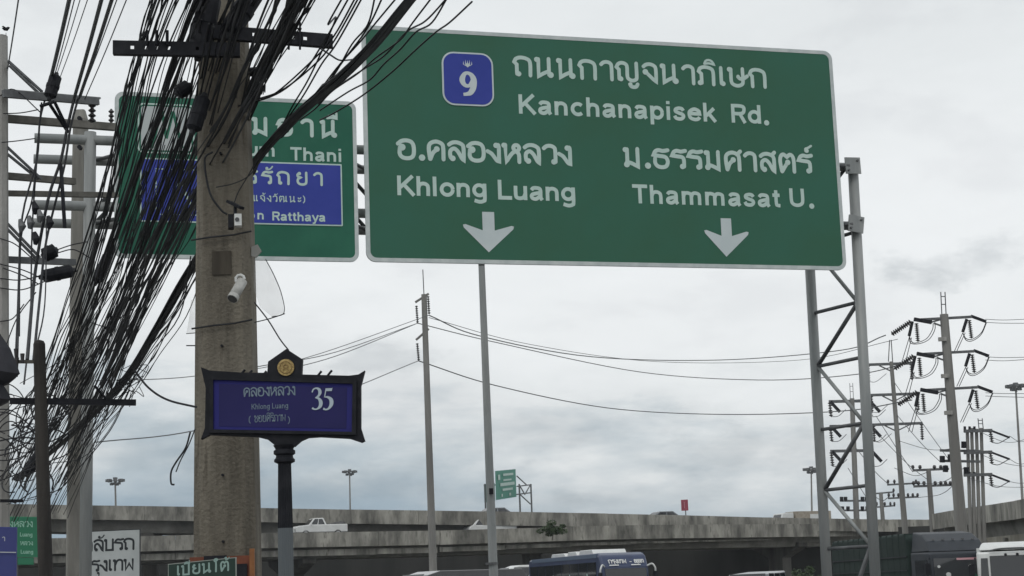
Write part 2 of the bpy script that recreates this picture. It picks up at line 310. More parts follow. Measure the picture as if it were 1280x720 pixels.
g('9', 7, ell(3.4, 6.6, 2.2, 2.5) + ' | 5.6,6.6 5.5,4 4.6,1.8 3.2,.8 1,.7'); g('2', 6.4, '.8,7.2 1.6,8.8 3.2,9.2 4.9,8.4 5.1,6.8 4,4.6 .9,.9! 5.8,.9')
g('S', 7, '5.8,7.4 4.8,9 3.2,9.3 1.5,8.7 1,7.2 2,5.8 4.4,4.8 5.8,3.4 5.4,1.6 3.6,.75 1.6,1.1 .7,2.8'); g('A', 7.4, '.2,0 3.6,9.6! 7,0 | 1.5,3 5.7,3'); g('N', 7.6, '1,0 1,9.4! 6.2,.6! 6.2,10'); g('V', 7, '.2,10 3.5,.6! 6.8,10')
g('-', 4.4, '.5,4 3.7,4'); g('H', 7.6, '1,0 1,10 | 6.2,0 6.2,10 | 1,5.2 6.2,5.2')
def measure(s): return sum(G[c][0] for c in s)
def text_mesh(s, frame, u0, v0, h, width=None, t=1.9, thai=True):
    """flat strokes on a board: frame(u,v,n)->point; u0,v0 baseline start in metres, h letter height"""
    k = h / 10.0; ks = k
    if width: ks = width / measure(s)
    mb = MB(); u = u0; lift = 0; prev = (0, k)
    ins = t / 2
    def y_(v): return (ins + v * (10 - t) / 10) * k if thai else v * k
    for ch in s:
        adv, ss, dots = G[ch]
        kx = min(ks, k * 1.25) if adv else k
        up_mark = adv == 0
        uu = u
        if up_mark: u = u - prev[0] * (ks - prev[1])
        else: prev = (adv, kx)
        for st in ss:
            # split at corners
            segs = []; cur = [st[0]]
            for p in st[1:]:
                cur.append(p)
                if p[2]: segs.append(cur); cur = [p]
            if len(cur) > 1: segs.append(cur)
            line = []
            for sg in segs:
                pts = [Vector((p[0], p[1], 0)) for p in sg]
                cc = catmull(pts, 4) if len(pts) > 2 else pts
                line += cc if not line else cc[1:]
            pl = [Vector((u + p.x * kx, v0 + y_(p.y))) for p in line]
            m = len(pl); hw = t * k / 2 * (.62 if up_mark and thai else 1)
            vs = []
            for i in range(m):
                a = pl[max(i - 1, 0)]; b = pl[min(i + 1, m - 1)]
                d1 = (pl[i] - a); d2 = (b - pl[i])
                if d1.length < 1e-9: d1 = d2
                if d2.length < 1e-9: d2 = d1
                d1 = d1.normalized(); d2 = d2.normalized(); n = Vector((-(d1 + d2).y, (d1 + d2).x))
                if n.length < .3: n = Vector((-d1.y, d1.x))
                n.normalize(); c = max(n.dot(Vector((-d1.y, d1.x))), .55)
                wv = hw / c
                if thai and i == 0 and ch in 'าวลสจงอ' and st is ss[0] and ch not in 'อง': wv *= .55
                lift += 1; z = .003 + (lift % 40) * .00004
                vs += [frame(*(pl[i] + n * wv), z), frame(*(pl[i] - n * wv), z)]
            mb.add(vs, [(2 * i, 2 * i + 1, 2 * i + 3, 2 * i + 2) for i in range(m - 1)])
            if thai:
                for e in ((pl[0], 0), (pl[-1], 1)):
                    if e[1] == 0 and ch in 'าวลสจอ': continue
                    lift += 1; dsk(mb, frame, e[0], hw * .98, .0048 + (lift % 40) * .00004)
        for (x, y, r) in dots:
            lift += 1; dsk(mb, frame, Vector((u + x * kx, v0 + y_(y))), r * k, .0066 + (lift % 40) * .00004)
        u = uu + adv * ks
    return mb
def dsk(mb, frame, c, r, z, n=12):
    vs = [frame(c.x + r * math.cos(2 * math.pi * i / n), c.y + r * math.sin(2 * math.pi * i / n), z) for i in range(n)]
    mb.add(vs, [tuple(range(n))])
def rrect(u0, v0, u1, v1, r, n=6):
    out = []
    for cx, cy, a in ((u1 - r, v1 - r, 0), (u0 + r, v1 - r, 90), (u0 + r, v0 + r, 180), (u1 - r, v0 + r, 270)):
        for i in range(n + 1):
            t = math.radians(a + 90 * i / n); out.append((cx + r * math.cos(t), cy + r * math.sin(t)))
    return out
def panel(mb, frame, poly, z0, z1):
    n = len(poly); vs = [frame(x, y, z0) for x, y in poly] + [frame(x, y, z1) for x, y in poly]
    mb.add(vs, [tuple(range(n - 1, -1, -1)), tuple(range(n, 2 * n))] + [(i, (i + 1) % n, (i + 1) % n + n, i + n) for i in range(n)])
def ring(mb, frame, outer, inner, z0, z1):
    n = len(outer); vs = [frame(x, y, z) for z in (z0, z1) for pl in (outer, inner) for x, y in pl]
    fs = []
    for i in range(n):
        j = (i + 1) % n
        fs += [(2 * n + i, 2 * n + j, 3 * n + j, 3 * n + i), (i, j, 2 * n + j, 2 * n + i), (n + j, n + i, 3 * n + i, 3 * n + j), (j, i, n + i, n + j)]
    mb.add(vs, fs)
#----------------------------------------------------------------PART2
# ================================================================ the setting
GA = (P(1048, 200, 23.9) - P(455, 180, 22.0)); GA.z = 0; SIGN_W = GA.length; GA.normalize()   # along the gantry
GD = Vector((-GA.y, GA.x, 0))                       # along the road, away from the camera
GN = -GD                                            # towards the camera
UP = Vector((0, 0, 1))
def road(a, d, z=0): return Vector((0, 11, 0)) + GA * a + GD * d + UP * z
def strip(a0, a1, d0, d1, z0, z1):
    m = MB(); vs = [road(a, d, z) for z in (z0, z1) for a, d in ((a0, d0), (a1, d0), (a1, d1), (a0, d1))]
    return m.add(vs, [(3, 2, 1, 0), (4, 5, 6, 7), (0, 1, 5, 4), (1, 2, 6, 5), (2, 3, 7, 6), (3, 0, 4, 7)])
structure(MB().add([(-1400, -200, -.02), (1400, -200, -.02), (1400, 1600, -.02), (-1400, 1600, -.02)], [(0, 1, 2, 3)]), 'ground', GRND)
structure(strip(-1.1, 9.6, -30, 330, -.015, 0.0), 'road', ASPH)
structure(strip(11.2, 24, -30, 330, -.015, 0.001), 'road', ASPH)
structure(strip(-8, -1.26, -30, 100, -.015, .13), 'pavement', PAVE)
structure(strip(-1.26, -1.1, -30, 100, -.014, .14), 'kerb', CONC_W)
structure(strip(9.6, 11.2, -30, 110, -.014, .14), 'median', CONC_W)
cr = MB().add([(-260, 112, .006), (320, 150, .006), (320, 166, .006), (-260, 128, .006)], [(0, 1, 2, 3)]); structure(cr, 'cross_road', ASPH)
mk = MB()
for a in (2.4, 6.0, 15.5, 19.7):
    for d in range(-28, 100, 9):
        mk.add([road(a, d, .006), road(a + .12, d, .006), road(a + .12, d + 3, .006), road(a, d + 3, .006)], [(0, 1, 2, 3)])
for a in (-.85, 9.25): mk.add([road(a, -30, .006), road(a + .12, -30, .006), road(a + .12, 100, .006), road(a, 100, .006)], [(0, 1, 2, 3)])
structure(mk, 'road_markings', ROADW)
hz = MB().box((0, 700, 20.5), (2900, 1900, 43)); hm = bpy.data.materials.new('thin_haze'); hm.use_nodes = True; hn = hm.node_tree; hn.nodes.clear()
ho = hn.nodes.new('ShaderNodeOutputMaterial'); hv = hn.nodes.new('ShaderNodeVolumePrincipled'); hv.inputs['Color'].default_value = (.93, .96, 1, 1); hv.inputs['Density'].default_value = .00022; hn.links.new(hv.outputs[0], ho.inputs['Volume'])
hob = tag(hz.build('haze', hm), 'thin pale haze in the humid air over the road and flyovers', kind='stuff')
# ---------------------------------------------------------------- flyovers
def sweep(path, prof):          # prof: list of (offset across (+ = away), z) closed polygon
    n = len(prof); vs = []; fs = []
    for i, (p, zb) in enumerate(path):
        a = path[max(i - 1, 0)][0]; b = path[min(i + 1, len(path) - 1)][0]
        t = (b - a); t.z = 0; t.normalize(); q = Vector((-t.y, t.x, 0))
        for o, z in prof: vs.append(Vector((p.x, p.y, 0)) + q * o + UP * (zb + z))
    for i in range(len(path) - 1):
        for j in range(n):
            k = (j + 1) % n; fs.append((i * n + j, i * n + k, (i + 1) * n + k, (i + 1) * n + j))
    fs += [tuple(range(n - 1, -1, -1)), tuple((len(path) - 1) * n + j for j in range(n))]
    return MB().add(vs, fs)
def resample(pts, step):
    pts = catmull(pts, 24); out = [pts[0]]; acc = 0
    for a, b in zip(pts, pts[1:]):
        d = (b - a).length; 
        while acc + d >= step:
            t = (step - acc) / d; a = a.lerp(b, t); out.append(a.copy()); d = (b - a).length; acc = 0
        acc += d
    return out
PIER = {}
def flyover(label, pts, width, ph, piers, girder=(2.2, 1.0), panel_len=6.0, skip=()):
    """pts: (x, y, z of the parapet foot on the camera side)"""
    t = thing('flyover', label, 'flyover', (pts[len(pts) // 2][0], pts[len(pts) // 2][1], 0), 0, 'concrete flyovers crossing behind the signs')
    path = [(Vector((p.x, p.y, 0)), p.z) for p in resample([Vector(p) for p in pts], panel_len)]
    gi, gh = girder
    sweep(path, [(.02, -.02), (width - .02, -.02), (width - .02, .22), (.02, .22)]).build('deck', ASPH, t, True)
    sweep(path, [(gi, -.02), (gi + .35, -gh), (width - gi - .35, -gh), (width - gi, -.02)]).build('girder', FLYG, t, True)
    if piers[0] == -74:
        sub_ = [(p, z) for p, z in path if p.x < 26]
        for (p, z), (p2, z2) in zip(sub_, sub_[1:]):
            f_ = max(.12, min(1, (24 - p.x) / 40)); d = (p2 - p).normalized() * .01
            sweep([(p + d, z), (p2 - d, z2)], [(.55, -.48 - .5 * f_), (1.0, -.48 - .5 * f_), (1.0, -.46), (.55, -.46)]).build('edge_beam', FLY, t, True)
    for i in range(len(path) - 1):
        (a, za), (b, zb) = path[i], path[i + 1]; d = b - a; ln = d.length; d.normalize()
        sub = [(a + d * .012, za), (b - d * .012, zb)]
        for o in (0, 1):
            if o == 1 and i % 1: continue
            base = [(0, -.26), (.28, -.22), (.28, .22), (.26, ph - .3), (.20, ph), (.0, ph)] if o == 0 else [(width - .28, -.22), (width, -.26), (width, ph), (width - .2, ph), (width - .26, ph - .3), (width - .28, .22)]
            jz = R.uniform(-.012, .012)
            sweep([(p, z + jz) for p, z in sub], base).build('parapet_panel', FLY, t, True)
    for px_ in piers:
        i = min(range(len(path)), key=lambda k: abs(path[k][0].x - px_)); p, z = path[i]
        d = (path[min(i + 1, len(path) - 1)][0] - path[max(i - 1, 0)][0]).normalized(); q = Vector((-d.y, d.x, 0)); c = p + q * width / 2
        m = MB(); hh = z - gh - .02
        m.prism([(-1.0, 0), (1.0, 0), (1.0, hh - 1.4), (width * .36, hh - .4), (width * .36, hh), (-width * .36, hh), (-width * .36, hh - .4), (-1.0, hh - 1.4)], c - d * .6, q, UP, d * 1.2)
        m.build('pier', PIER_SHADE, t, True)
    return t
def base_pt(px, py, z): p = PZ(px, py, z); return (p.x, p.y, z)
ZB = 5.95
B_PTS = [base_pt(x, y, ZB + .26) for x, y in ((-260, 698), (0, 689.5), (160, 686), (320, 681.5), (560, 677), (680, 673), (800, 670), (1000, 667.5), (1180, 666.5), (1400, 664))]
def ydist(px): 
    return 0
A_PTS = []
for px, py, Y in ((-260, 645, 150), (0, 647.5, 151), (80, 649, 152), (240, 651, 153), (400, 654, 154), (560, 656, 156), (700, 658, 159), (850, 660.5, 164), (1000, 663.5, 172), (1200, 664.5, 186), (1450, 662, 205)):
    p = P(px, py, Y); A_PTS.append((p.x, p.y, p.z + .26))
fa = flyover('upper and farther of the two long flyovers, stained parapet sloping down to the right', A_PTS, 9.5, .98, (-60, -32, 0, 30, 62), (1.4, 1.3))
fb = flyover('lower long flyover with weathered parapet, nearest behind the two blue and green signs', B_PTS, 10.5, .98, (-74, -46, -18, 12, 42, 70), (1.6, 1.15))
C_PTS = []
for px, py, Y in ((1165, 662, 150), (1200, 657, 141), (1240, 652.5, 132), (1285, 647, 122), (1400, 628, 104), (1560, 606, 88)):
    p = P(px, py, Y); C_PTS.append((p.x, p.y, p.z + .26))
fc = flyover('right hand flyover ramp rising towards the camera above the white truck', C_PTS, 9, 1.05, (60, 48), (1.0, 1.5), 5)
# abutment wall under the right ramp
t = thing('abutment_wall', 'tan concrete abutment wall under the right hand ramp behind the white truck', 'wall', P(1255, 700, 128).xy.to_3d())
a = P(1180, 700, 141); b = P(1420, 700, 108)
aa = Vector((a.x, a.y, 0)); bb = Vector((b.x, b.y, 0)); dd = (bb - aa).normalized(); nn = Vector((-dd.y, dd.x, 0)) * 1
MB().bar(aa + nn * 1.6 + UP * 2.1, bb + nn * 1.6 + UP * 2.3, .8, 4.6).build('wall', mat('tan_concrete', (.20, .185, .15), .9, c2=(.34, .32, .27), scale=1, streak=True), t, True)
for k in range(8):
    p = aa.lerp(bb, (k + .5) / 8) + nn * 1.1; MB().box((p.x, p.y, 2.1), (.35, .35, 4.4), math.atan2(dd.y, dd.x)).build('buttress', FLYG, t, True)
# far dark wall added to close the view, under-deck shade in its colour
fill_wall = thing('dark_fill_wall', 'long dark wall added to stand in for the shade under the flyovers', 'wall', (0, 182, 0))
MB().bar((-170, 180, 3.4), (60, 181, 3.4), 1.0, 6.8).build('wall', mat('deck_shade_concrete', (.02, .021, .02), .95, c2=(.035, .035, .033), scale=.4, streak=True), fill_wall, True)
MB().bar((60.6, 181, 3.2), (190, 207, 3.2), 1.0, 6.4).build('wall', MATS['deck_shade_concrete'], fill_wall, True)
# ---------------------------------------------------------------- trees and plants
def leaves(n, rx, ry, rz, size, seed, lumps=7):
    r = random.Random(seed); mb = MB(); cs = [(r.gauss(0, .42), r.gauss(0, .42), r.gauss(0, .40), r.uniform(.28, .5)) for _ in range(lumps)]
    for i in range(n):
        c = r.choice(cs); v = Vector((r.gauss(0, 1), r.gauss(0, 1), r.gauss(0, 1))).normalized() * c[3] * r.uniform(.55, 1.05)
        p = Vector(((c[0] + v.x) * rx, (c[1] + v.y) * ry, (c[2] + v.z) * rz)); s = size * r.uniform(.6, 1.5)
        a = Vector((r.gauss(0, 1), r.gauss(0, 1), r.gauss(0, .6))).normalized(); b = a.cross(Vector((r.gauss(0, 1), r.gauss(0, 1), r.gauss(0, 1)))).normalized()
        mb.add([p - a * s, p + b * s * .45, p + a * s, p - b * s * .45], [(0, 1, 2, 3)])
    return mb
def tree(x, y, h, label, seed, group='trees beyond the flyovers'):
    t = thing('tree', label, 'tree', (x, y, 0), 0, group); r = random.Random(seed)
    m = MB().tube([(0, 0, 0), (.1, .05, h * .3), (-.05, .1, h * .6)], [.22, .17, .08], 8)
    for k in range(5):
        a = r.uniform(0, 6.3); m.tube([(0, .05, h * r.uniform(.28, .5)), (math.cos(a) * h * .16, math.sin(a) * h * .16, h * .62), (math.cos(a) * h * .26, math.sin(a) * h * .26, h * .78)], [.08, .05, .02], 5)
    m.build('trunk', BARK, t)
    lv = leaves(1500, h * .42, h * .42, h * .36, .16 * h / 5, seed, 9); lv.v = [v + Vector((0, 0, h * .68)) for v in lv.v]; lv.build('crown', LEAF, t)
TL = ['rounded tree in the shade behind the bus', 'small leafy tree in the gap beside the truss foot']
for i, (px, Y, h) in enumerate(((700, 176, 4.0), (1012, 112, 2.2))):
    p = P(px, 700, Y); tree(p.x, p.y, h, TL[i], 50 + i)
pp = P(690, 664, 140.5)
t = thing('parapet_plant', 'bushy weed growing out of the lower flyover parapet right of the tall lamp pole', 'plant', (pp.x, pp.y, pp.z - .7))
lv = leaves(3200, .95, .42, .55, .07, 5, 20); lv.v = [v + Vector((0, -.38, .75)) for v in lv.v]; lv.build('foliage', LEAF, t)
MB().tube([(0, 0, 0), (.1, -.2, .5), (0, -.3, 1.1)], [.03, .025, .01], 5).build('stem', BARK, t)
# ================================================================ gantry
PZERO = P(455, 180, 22.0); PZERO.z = 0
def plane_pt(px, py, off=0.0):     # where the sight line meets the sign plane moved off metres towards the camera
    d = ray(px, py); o = PZERO + GN * off; k = (o - EYE).dot(GN) / d.dot(GN); return EYE + d * k
SIGNZ = .34                         # sign face in front of the front chords
LAB = 'overhead sign gantry of galvanised tubes'
gp = lambda px, py, off: plane_pt(px, py, off)
r_top = gp(1064, 208, 0).z; r_bot = gp(1070, 280, 0).z
XR = (gp(1066, 208, 0) - PZERO).dot(GA); XL = (gp(112, 174, 0) - PZERO).dot(GA); XE = (gp(43, 174, 0) - PZERO).dot(GA)
ZT = (r_top + gp(43, 174, 0).z) / 2; ZL_ = (r_bot + gp(43, 259, 0).z) / 2
def gf(a, z, back=0.0): return Vector((PZERO.x, PZERO.y, 0)) + GA * a - GN * back + UP * z
gan = thing('sign_gantry', 'galvanised tube gantry carrying both big green signs, braced mast at right', 'gantry', gf(XR, 0).xy.to_3d())
BK = 1.05
for z in (ZT, ZL_):
    for bk in (0, BK): MB().tube([gf(XE, z, bk), gf(XR - .09, z, bk)], .062, 12).build('chord', GALV, gan, True, True)
m = MB(); nb = 11; step = (XR - XL) / nb
for i in range(nb):
    a = XL + step * i
    for bk in (0, BK):
        m = MB().tube([gf(a + .1, ZT if i % 2 else ZL_, bk), gf(a + step - .1, ZL_ if i % 2 else ZT, bk)], .026, 8); m.build('lattice_bar', GALV_D, gan, True, True)
    for z in (ZT, ZL_): MB().tube([gf(a + .1, z, 0 if i % 2 else BK), gf(a + step - .1, z, BK if i % 2 else 0)], .026, 8).build('lattice_bar', GALV_D, gan, True, True)
for i in range(nb + 1):
    a = XL + step * i
    for bk in (0, BK): MB().tube([gf(a - .02, ZT - .05, bk), gf(a - .02, ZL_ + .05, bk)], .026, 8).build('lattice_bar', GALV_D, gan, True, True)
def leg_line(p0, p1, bk):          # seen points on one leg -> function height -> point
    a = plane_pt(*p0, -bk); b = plane_pt(*p1, -bk); return lambda z: a + (b - a) * ((z - a.z) / (b.z - a.z))
LEGS = {XR: (leg_line((1066, 208), (1093, 700), 0), leg_line((1013, 345), (1032.5, 700), BK)), XL: (leg_line((113, 165), (107, 700), 0), leg_line((108, 165), (103, 700), BK))}
for (a, ztop) in ((XR, ZT + .02), (XL, ZT + .1)):
    for li, bk in enumerate((0, BK)):
        lf = LEGS[a][li]
        MB().tube([lf(0), lf(ztop)], .073, 16).build('post', GALV, gan, True, True)
        MB().box(lf(.16), (.4, .4, .03), math.atan2(GA.y, GA.x)).build('base_plate', GALV, gan, True)
# bracing between the two legs: zigzag with rungs
def zig(a, zs):
    A_, B_ = LEGS[a]; LI = lambda z, s_: A_(z).lerp(B_(z), s_)
    for i, z in enumerate(zs):
        MB().tube([LI(z, .07), LI(z, .93)], .026, 8).build('brace', GALV_D, gan, True, True)
        if i + 1 < len(zs):
            f0, f1 = (.07, .93) if i % 2 else (.93, .07)
            MB().tube([LI(z - .02, f0), LI(zs[i + 1] + .02, f1)], .032 if i % 2 else .028, 8).build('brace', GALV if i % 2 == 0 else GALV_D, gan, True, True)
zz = []
for px, py in ((1022, 392), (1024, 463), (1034, 613), (1038, 686)):
    p = plane_pt(px, py, -BK); zz.append(p.z)
zig(XR, [zz[0] + 1.0, zz[0], zz[1] + .05, (zz[1] + zz[2]) / 2 - .62 * 0, zz[2], zz[3], .6])
zig(XL, [zz[0] + 1.0, zz[0], zz[1], zz[2], zz[3], .6])
# bolted end plates on the front right mast and beam ends
m = MB()
for k, (px0, py0, px1, py1, tilt) in enumerate(((1056, 196, 1076, 218, .02), (1059, 269, 1081, 291, -.16))):
    c = plane_pt((px0 + px1) / 2, (py0 + py1) / 2, .12); s = .125; fr = Matrix((GA, UP, GN)).transposed()
    rt = Matrix.Rotation(tilt, 3, GN)
    MB().box(c, (.235, .235, .02), 0, rt @ fr).build('end_plate', GALV, gan, True)
    for sx, sy in ((-.075, -.07), (.07, .07)):
        p = c + rt @ (GA * sx + UP * sy); MB().tube([p + GN * .008, p + GN * .035], .016, 8).build('bolt', GALV_D, gan, True)
    MB().tube([c - GN * .01 - GA * .05, c - GA * .26 - GN * .04], .03, 8).build('clamp', GALV_D, gan, True)
# ---------------------------------------------------------------- big green sign
def frame_from(o, ax, n):
    def f(u, v, z=0): return o + ax * u + UP * v + n * z
    return f
S0 = plane_pt(452, 180, SIGNZ); u_l = (S0 - PZERO).dot(GA)
u0 = (plane_pt(455.5, 180, SIGNZ) - PZERO).dot(GA); u1 = (plane_pt(1048.5, 200, SIGNZ) - PZERO).dot(GA)
vb = (plane_pt(459, 327, SIGNZ).z + plane_pt(1056, 337, SIGNZ).z) / 2; vt = (plane_pt(451, 31, SIGNZ).z + plane_pt(1040, 65, SIGNZ).z) / 2
O1 = Vector((PZERO.x, PZERO.y, 0)) + GN * SIGNZ + GA * u0 + UP * vb
W1 = u1 - u0; H1 = vt - vb
F1 = frame_from(O1, GA, GN)
def uv1(px, py, O=O1):
    p = plane_pt(px, py, SIGNZ) - O; return p.dot(GA), p.z
def text_px(parent, s, x0, y0, x1, h, F, O, m=WHT, t=1.9, thai=True, name='lettering', dh=None):
    """lettering whose baseline starts at pixel x0,y0; h in metres"""
    u, v = uv1(x0, y0, O); u2, _ = uv1(x1, y0, O)
    mb = text_mesh(s, F, u, v, h, (u2 - u) * measure(s) / (measure(s) - (1.0 if not thai else 1.2)), t, thai)
    return mb.build(name, m, parent, True)
sg = thing('direction_sign', 'large green overhead sign for Kanchanapisek Rd. with two white down arrows', 'road sign', O1 + GA * W1 / 2, 0, 'green overhead direction signs')
m = MB(); panel(m, F1, rrect(0, 0, W1, H1, .12), -.03, 0); m.build('panel', GREEN, sg, True)
m = MB(); ring(m, F1, rrect(-.004, -.004, W1 + .004, H1 + .004, .125), rrect(.048, .048, W1 - .048, H1 - .048, .085), -.034, .004); m.build('border', EDGE, sg, True)
for i in range(7):
    m = MB(); a = W1 * (i + .5) / 7; m.prism([(a - .03, .1), (a + .03, .1), (a + .03, H1 - .1), (a - .03, H1 - .1)], O1 - GN * .036, GA, UP, -GN * .26); m.build('stiffener', ALU, sg, True)
pxm = lambda px_h, Y=22.6: px_h / FPX * Y
HT = pxm(29); HL = pxm(25)
text_px(sg, 'ถนนกาญจนาภิเษก', 643, 96, 957.5, pxm(28.5), F1, O1, t=1.75)
text_px(sg, 'Kanchanapisek', 648, 142, 894, pxm(25.5), F1, O1, thai=False)
text_px(sg, 'Rd.', 914, 153.2, 960, pxm(25.5), F1, O1, thai=False)
text_px(sg, 'อ.คลองหลวง', 497, 200, 713, pxm(28.5, 22.2), F1, O1, t=1.85)
text_px(sg, 'Khlong', 496, 244, 608, pxm(25.5, 22.2), F1, O1, thai=False)
text_px(sg, 'Luang', 622, 249.2, 719, pxm(25.5, 22.4), F1, O1, thai=False)
text_px(sg, 'ม.ธรรมศาสตร์', 780, 210, 1014, pxm(28, 23), F1, O1, t=1.85)
text_px(sg, 'Thammasat', 791, 254, 975, pxm(24.5, 23), F1, O1, thai=False)
text_px(sg, 'U.', 987, 258.4, 1017, pxm(24.5, 23), F1, O1, thai=False)
for px, pyt, pyb, hw in ((611, 265, 315.5, 33), (908, 273, 321, 31)):
    ut, vt_ = uv1(px - 1, pyt); ub, vb_ = uv1(px, pyb); H = vt_ - vb_; hwm = hw / FPX * 22.6; st = hwm * .235
    poly = [(ut - st, vt_), (ut + st, vt_), (ut + st, vt_ - H * .46), (ut + hwm * .90, vt_ - H * .335), (ut + hwm, vt_ - H * .35), (ut + hwm * .97, vt_ - H * .42), (ub, vb_), (ut - hwm * .97, vt_ - H * .40), (ut - hwm, vt_ - H * .33), (ut - hwm * .9, vt_ - H * .315), (ut - st, vt_ - H * .46)]
    m = MB(); m.add([F1(x, y, .005) for x, y in poly], [(0, 1, 2, 10), (2, 3, 4, 5, 6), (2, 6, 10), (6, 7, 8, 9, 10)]); m.build('arrow', WHTG, sg, True)
# route shield 9
def shield(sg, F, uvf, x0, y0, x1, y1):
    ua, va = uvf(x0, y1); ub, vb2 = uvf(x1, y0)
    m = MB(); panel(m, F, rrect(ua, va, ub, vb2, .16), 0.001, .010); m.build('shield_edge', WHTG, sg, True)
    m = MB(); panel(m, F, rrect(ua + .022, va + .022, ub - .022, vb2 - .022, .14), .0105, .013); m.build('shield_panel', BLUE, sg, True)
    return ua, va, ub, vb2
ua, va, ub, vb2 = shield(sg, F1, uv1, 553.5, 67.5, 615.5, 131)
F1s = lambda u, v, z=0: F1(u, v, z + .011)
W9 = ub - ua; H9 = vb2 - va
nine = MB()
def var_stroke(mb, F, pts, z):     # (x,y,halfwidth-x,halfwidth-y along normal)
    q = catmull([Vector((x, y, w_)) for x, y, w_ in pts], 6); vs = []
    for i, p in enumerate(q):
        a = q[max(i - 1, 0)]; b = q[min(i + 1, len(q) - 1)]; d = Vector((b.x - a.x, b.y - a.y)).normalized(); n = Vector((-d.y, d.x)) * p.z
        vs += [F(p.x + n.x, p.y + n.y, z + i * .00003), F(p.x - n.x, p.y - n.y, z + i * .00003)]
    mb.add(vs, [(2 * i, 2 * i + 1, 2 * i + 3, 2 * i + 2) for i in range(len(q) - 1)])
def S9(x, y): return ua + W9 * (.5 + x), va + H9 * y
sc9 = W9
for pts in ([(.10, .46, .055), (.02, .375, .035), (-.07, .385, .04), (-.115, .48, .055), (-.07, .585, .04), (.0, .61, .032), (.07, .57, .045), (.11, .48, .058), (.095, .34, .058), (.04, .245, .05), (-.03, .215, .035), (-.10, .205, .03)],):
    var_stroke(nine, F1s, [(*S9(x * 1.0, y + .0), w_ * sc9) for x, y, w_ in pts], .004)
nine.build('numeral', WHTG, sg, True)
cw = MB()
for a_, b_ in ((-.07, .85), (-.035, .875), (0, .865), (.035, .875), (.07, .85)):
    x0, y0 = S9(0 + a_ * .25, .74); x1, y1 = S9(a_ * 1.15, b_ - .01); 
    cw.add([F1s(x0 - .012, y0, .004 + a_ * .002), F1s(x0 + .012, y0, .004 + a_ * .002), F1s(x1 + .006, y1 - (.05 if a_ else .04), .004 + a_ * .002), F1s(x1, y1, .004 + a_ * .002), F1s(x1 - .006, y1 - (.05 if a_ else .04), .004 + a_ * .002)], [(0, 1, 2, 3, 4)])
x0, y0 = S9(0, .715); cw.add([F1s(x0, y0, .0046), F1s(x0 + .035, y0 + .03, .0046), F1s(x0 + .03, y0 + .055, .0046), F1s(x0 - .03, y0 + .055, .0046), F1s(x0 - .035, y0 + .03, .0046)], [(0, 1, 2, 3, 4)])
cw.build('crown_emblem', WHTG, sg, True)
# ---------------------------------------------------------------- left green sign
def uvp(px, py): 
    p = plane_pt(px, py, SIGNZ); return (p - PZERO).dot(GA), p.z
l0 = uvp(143.5, 220)[0]; l1 = uvp(446.5, 230)[0]; lb = (uvp(147, 321)[1] + uvp(447, 327.5)[1]) / 2; lt = (uvp(145, 113)[1] + uvp(442, 129)[1]) / 2
O2 = Vector((PZERO.x, PZERO.y, 0)) + GN * SIGNZ + GA * l0 + UP * lb
F2 = frame_from(O2, GA, GN); W2 = l1 - l0; H2 = lt - lb
uv2 = lambda px, py: uv1(px, py, O2)
sg2 = thing('direction_sign', 'smaller green overhead sign for Pathum Thani half hidden behind the cable tangle', 'road sign', O2 + GA * W2 / 2, 0, 'green overhead direction signs')
m = MB(); panel(m, F2, rrect(0, 0, W2, H2, .10), -.03, 0); m.build('panel', GREEN2, sg2, True)
m = MB(); ring(m, F2, rrect(-.004, -.004, W2 + .004, H2 + .004, .105), rrect(.045, .045, W2 - .045, H2 - .045, .07), -.034, .004); m.build('border', EDGE, sg2, True)
for i in range(4):
    m = MB(); a = W2 * (i + .5) / 4; m.prism([(a - .03, .1), (a + .03, .1), (a + .03, H2 - .1), (a - .03, H2 - .1)], O2 - GN * .036, GA, UP, -GN * .26); m.build('stiffener', ALU, sg2, True)
h2 = lambda p: p / FPX * 21.6
text_px(sg2, 'ปทุมธานี', 254, 167, 428, h2(25), F2, O2, t=1.9)
text_px(sg2, 'Pathum', 256, 193, 343, h2(18), F2, O2, t=1.9, thai=False)
text_px(sg2, 'Thani', 363, 200.5, 427, h2(17.5), F2, O2, t=1.9, thai=False)
a0, b0 = uv2(175, 277); a1, b1 = uv2(427, 205.5)
m = MB(); panel(m, F2, rrect(a0, b0, a1, b1, .012, 2), .001, .009); m.build('inset_edge', WHT, sg2, True)
m = MB(); panel(m, F2, rrect(a0 + .018, b0 + .018, a1 - .018, b1 - .018, .008, 2), .0095, .012); m.build('inset_panel', BLUE, sg2, True)
F2b = lambda u, v, z=0: F2(u, v, z + .010)
text_px(sg2, 'อุดรรัถยา', 262, 229, 406, h2(18.5), F2b, O2, t=1.7)
text_px(sg2, '(แจ้งวัฒนะ)', 312, 252, 381, h2(8.5), F2b, O2, t=1.5)
text_px(sg2, 'Udon', 284, 273.5, 331, h2(11.5), F2b, O2, t=1.9, thai=False)
text_px(sg2, 'Ratthaya', 340, 275.8, 406, h2(11.5), F2b, O2, t=1.9, thai=False)
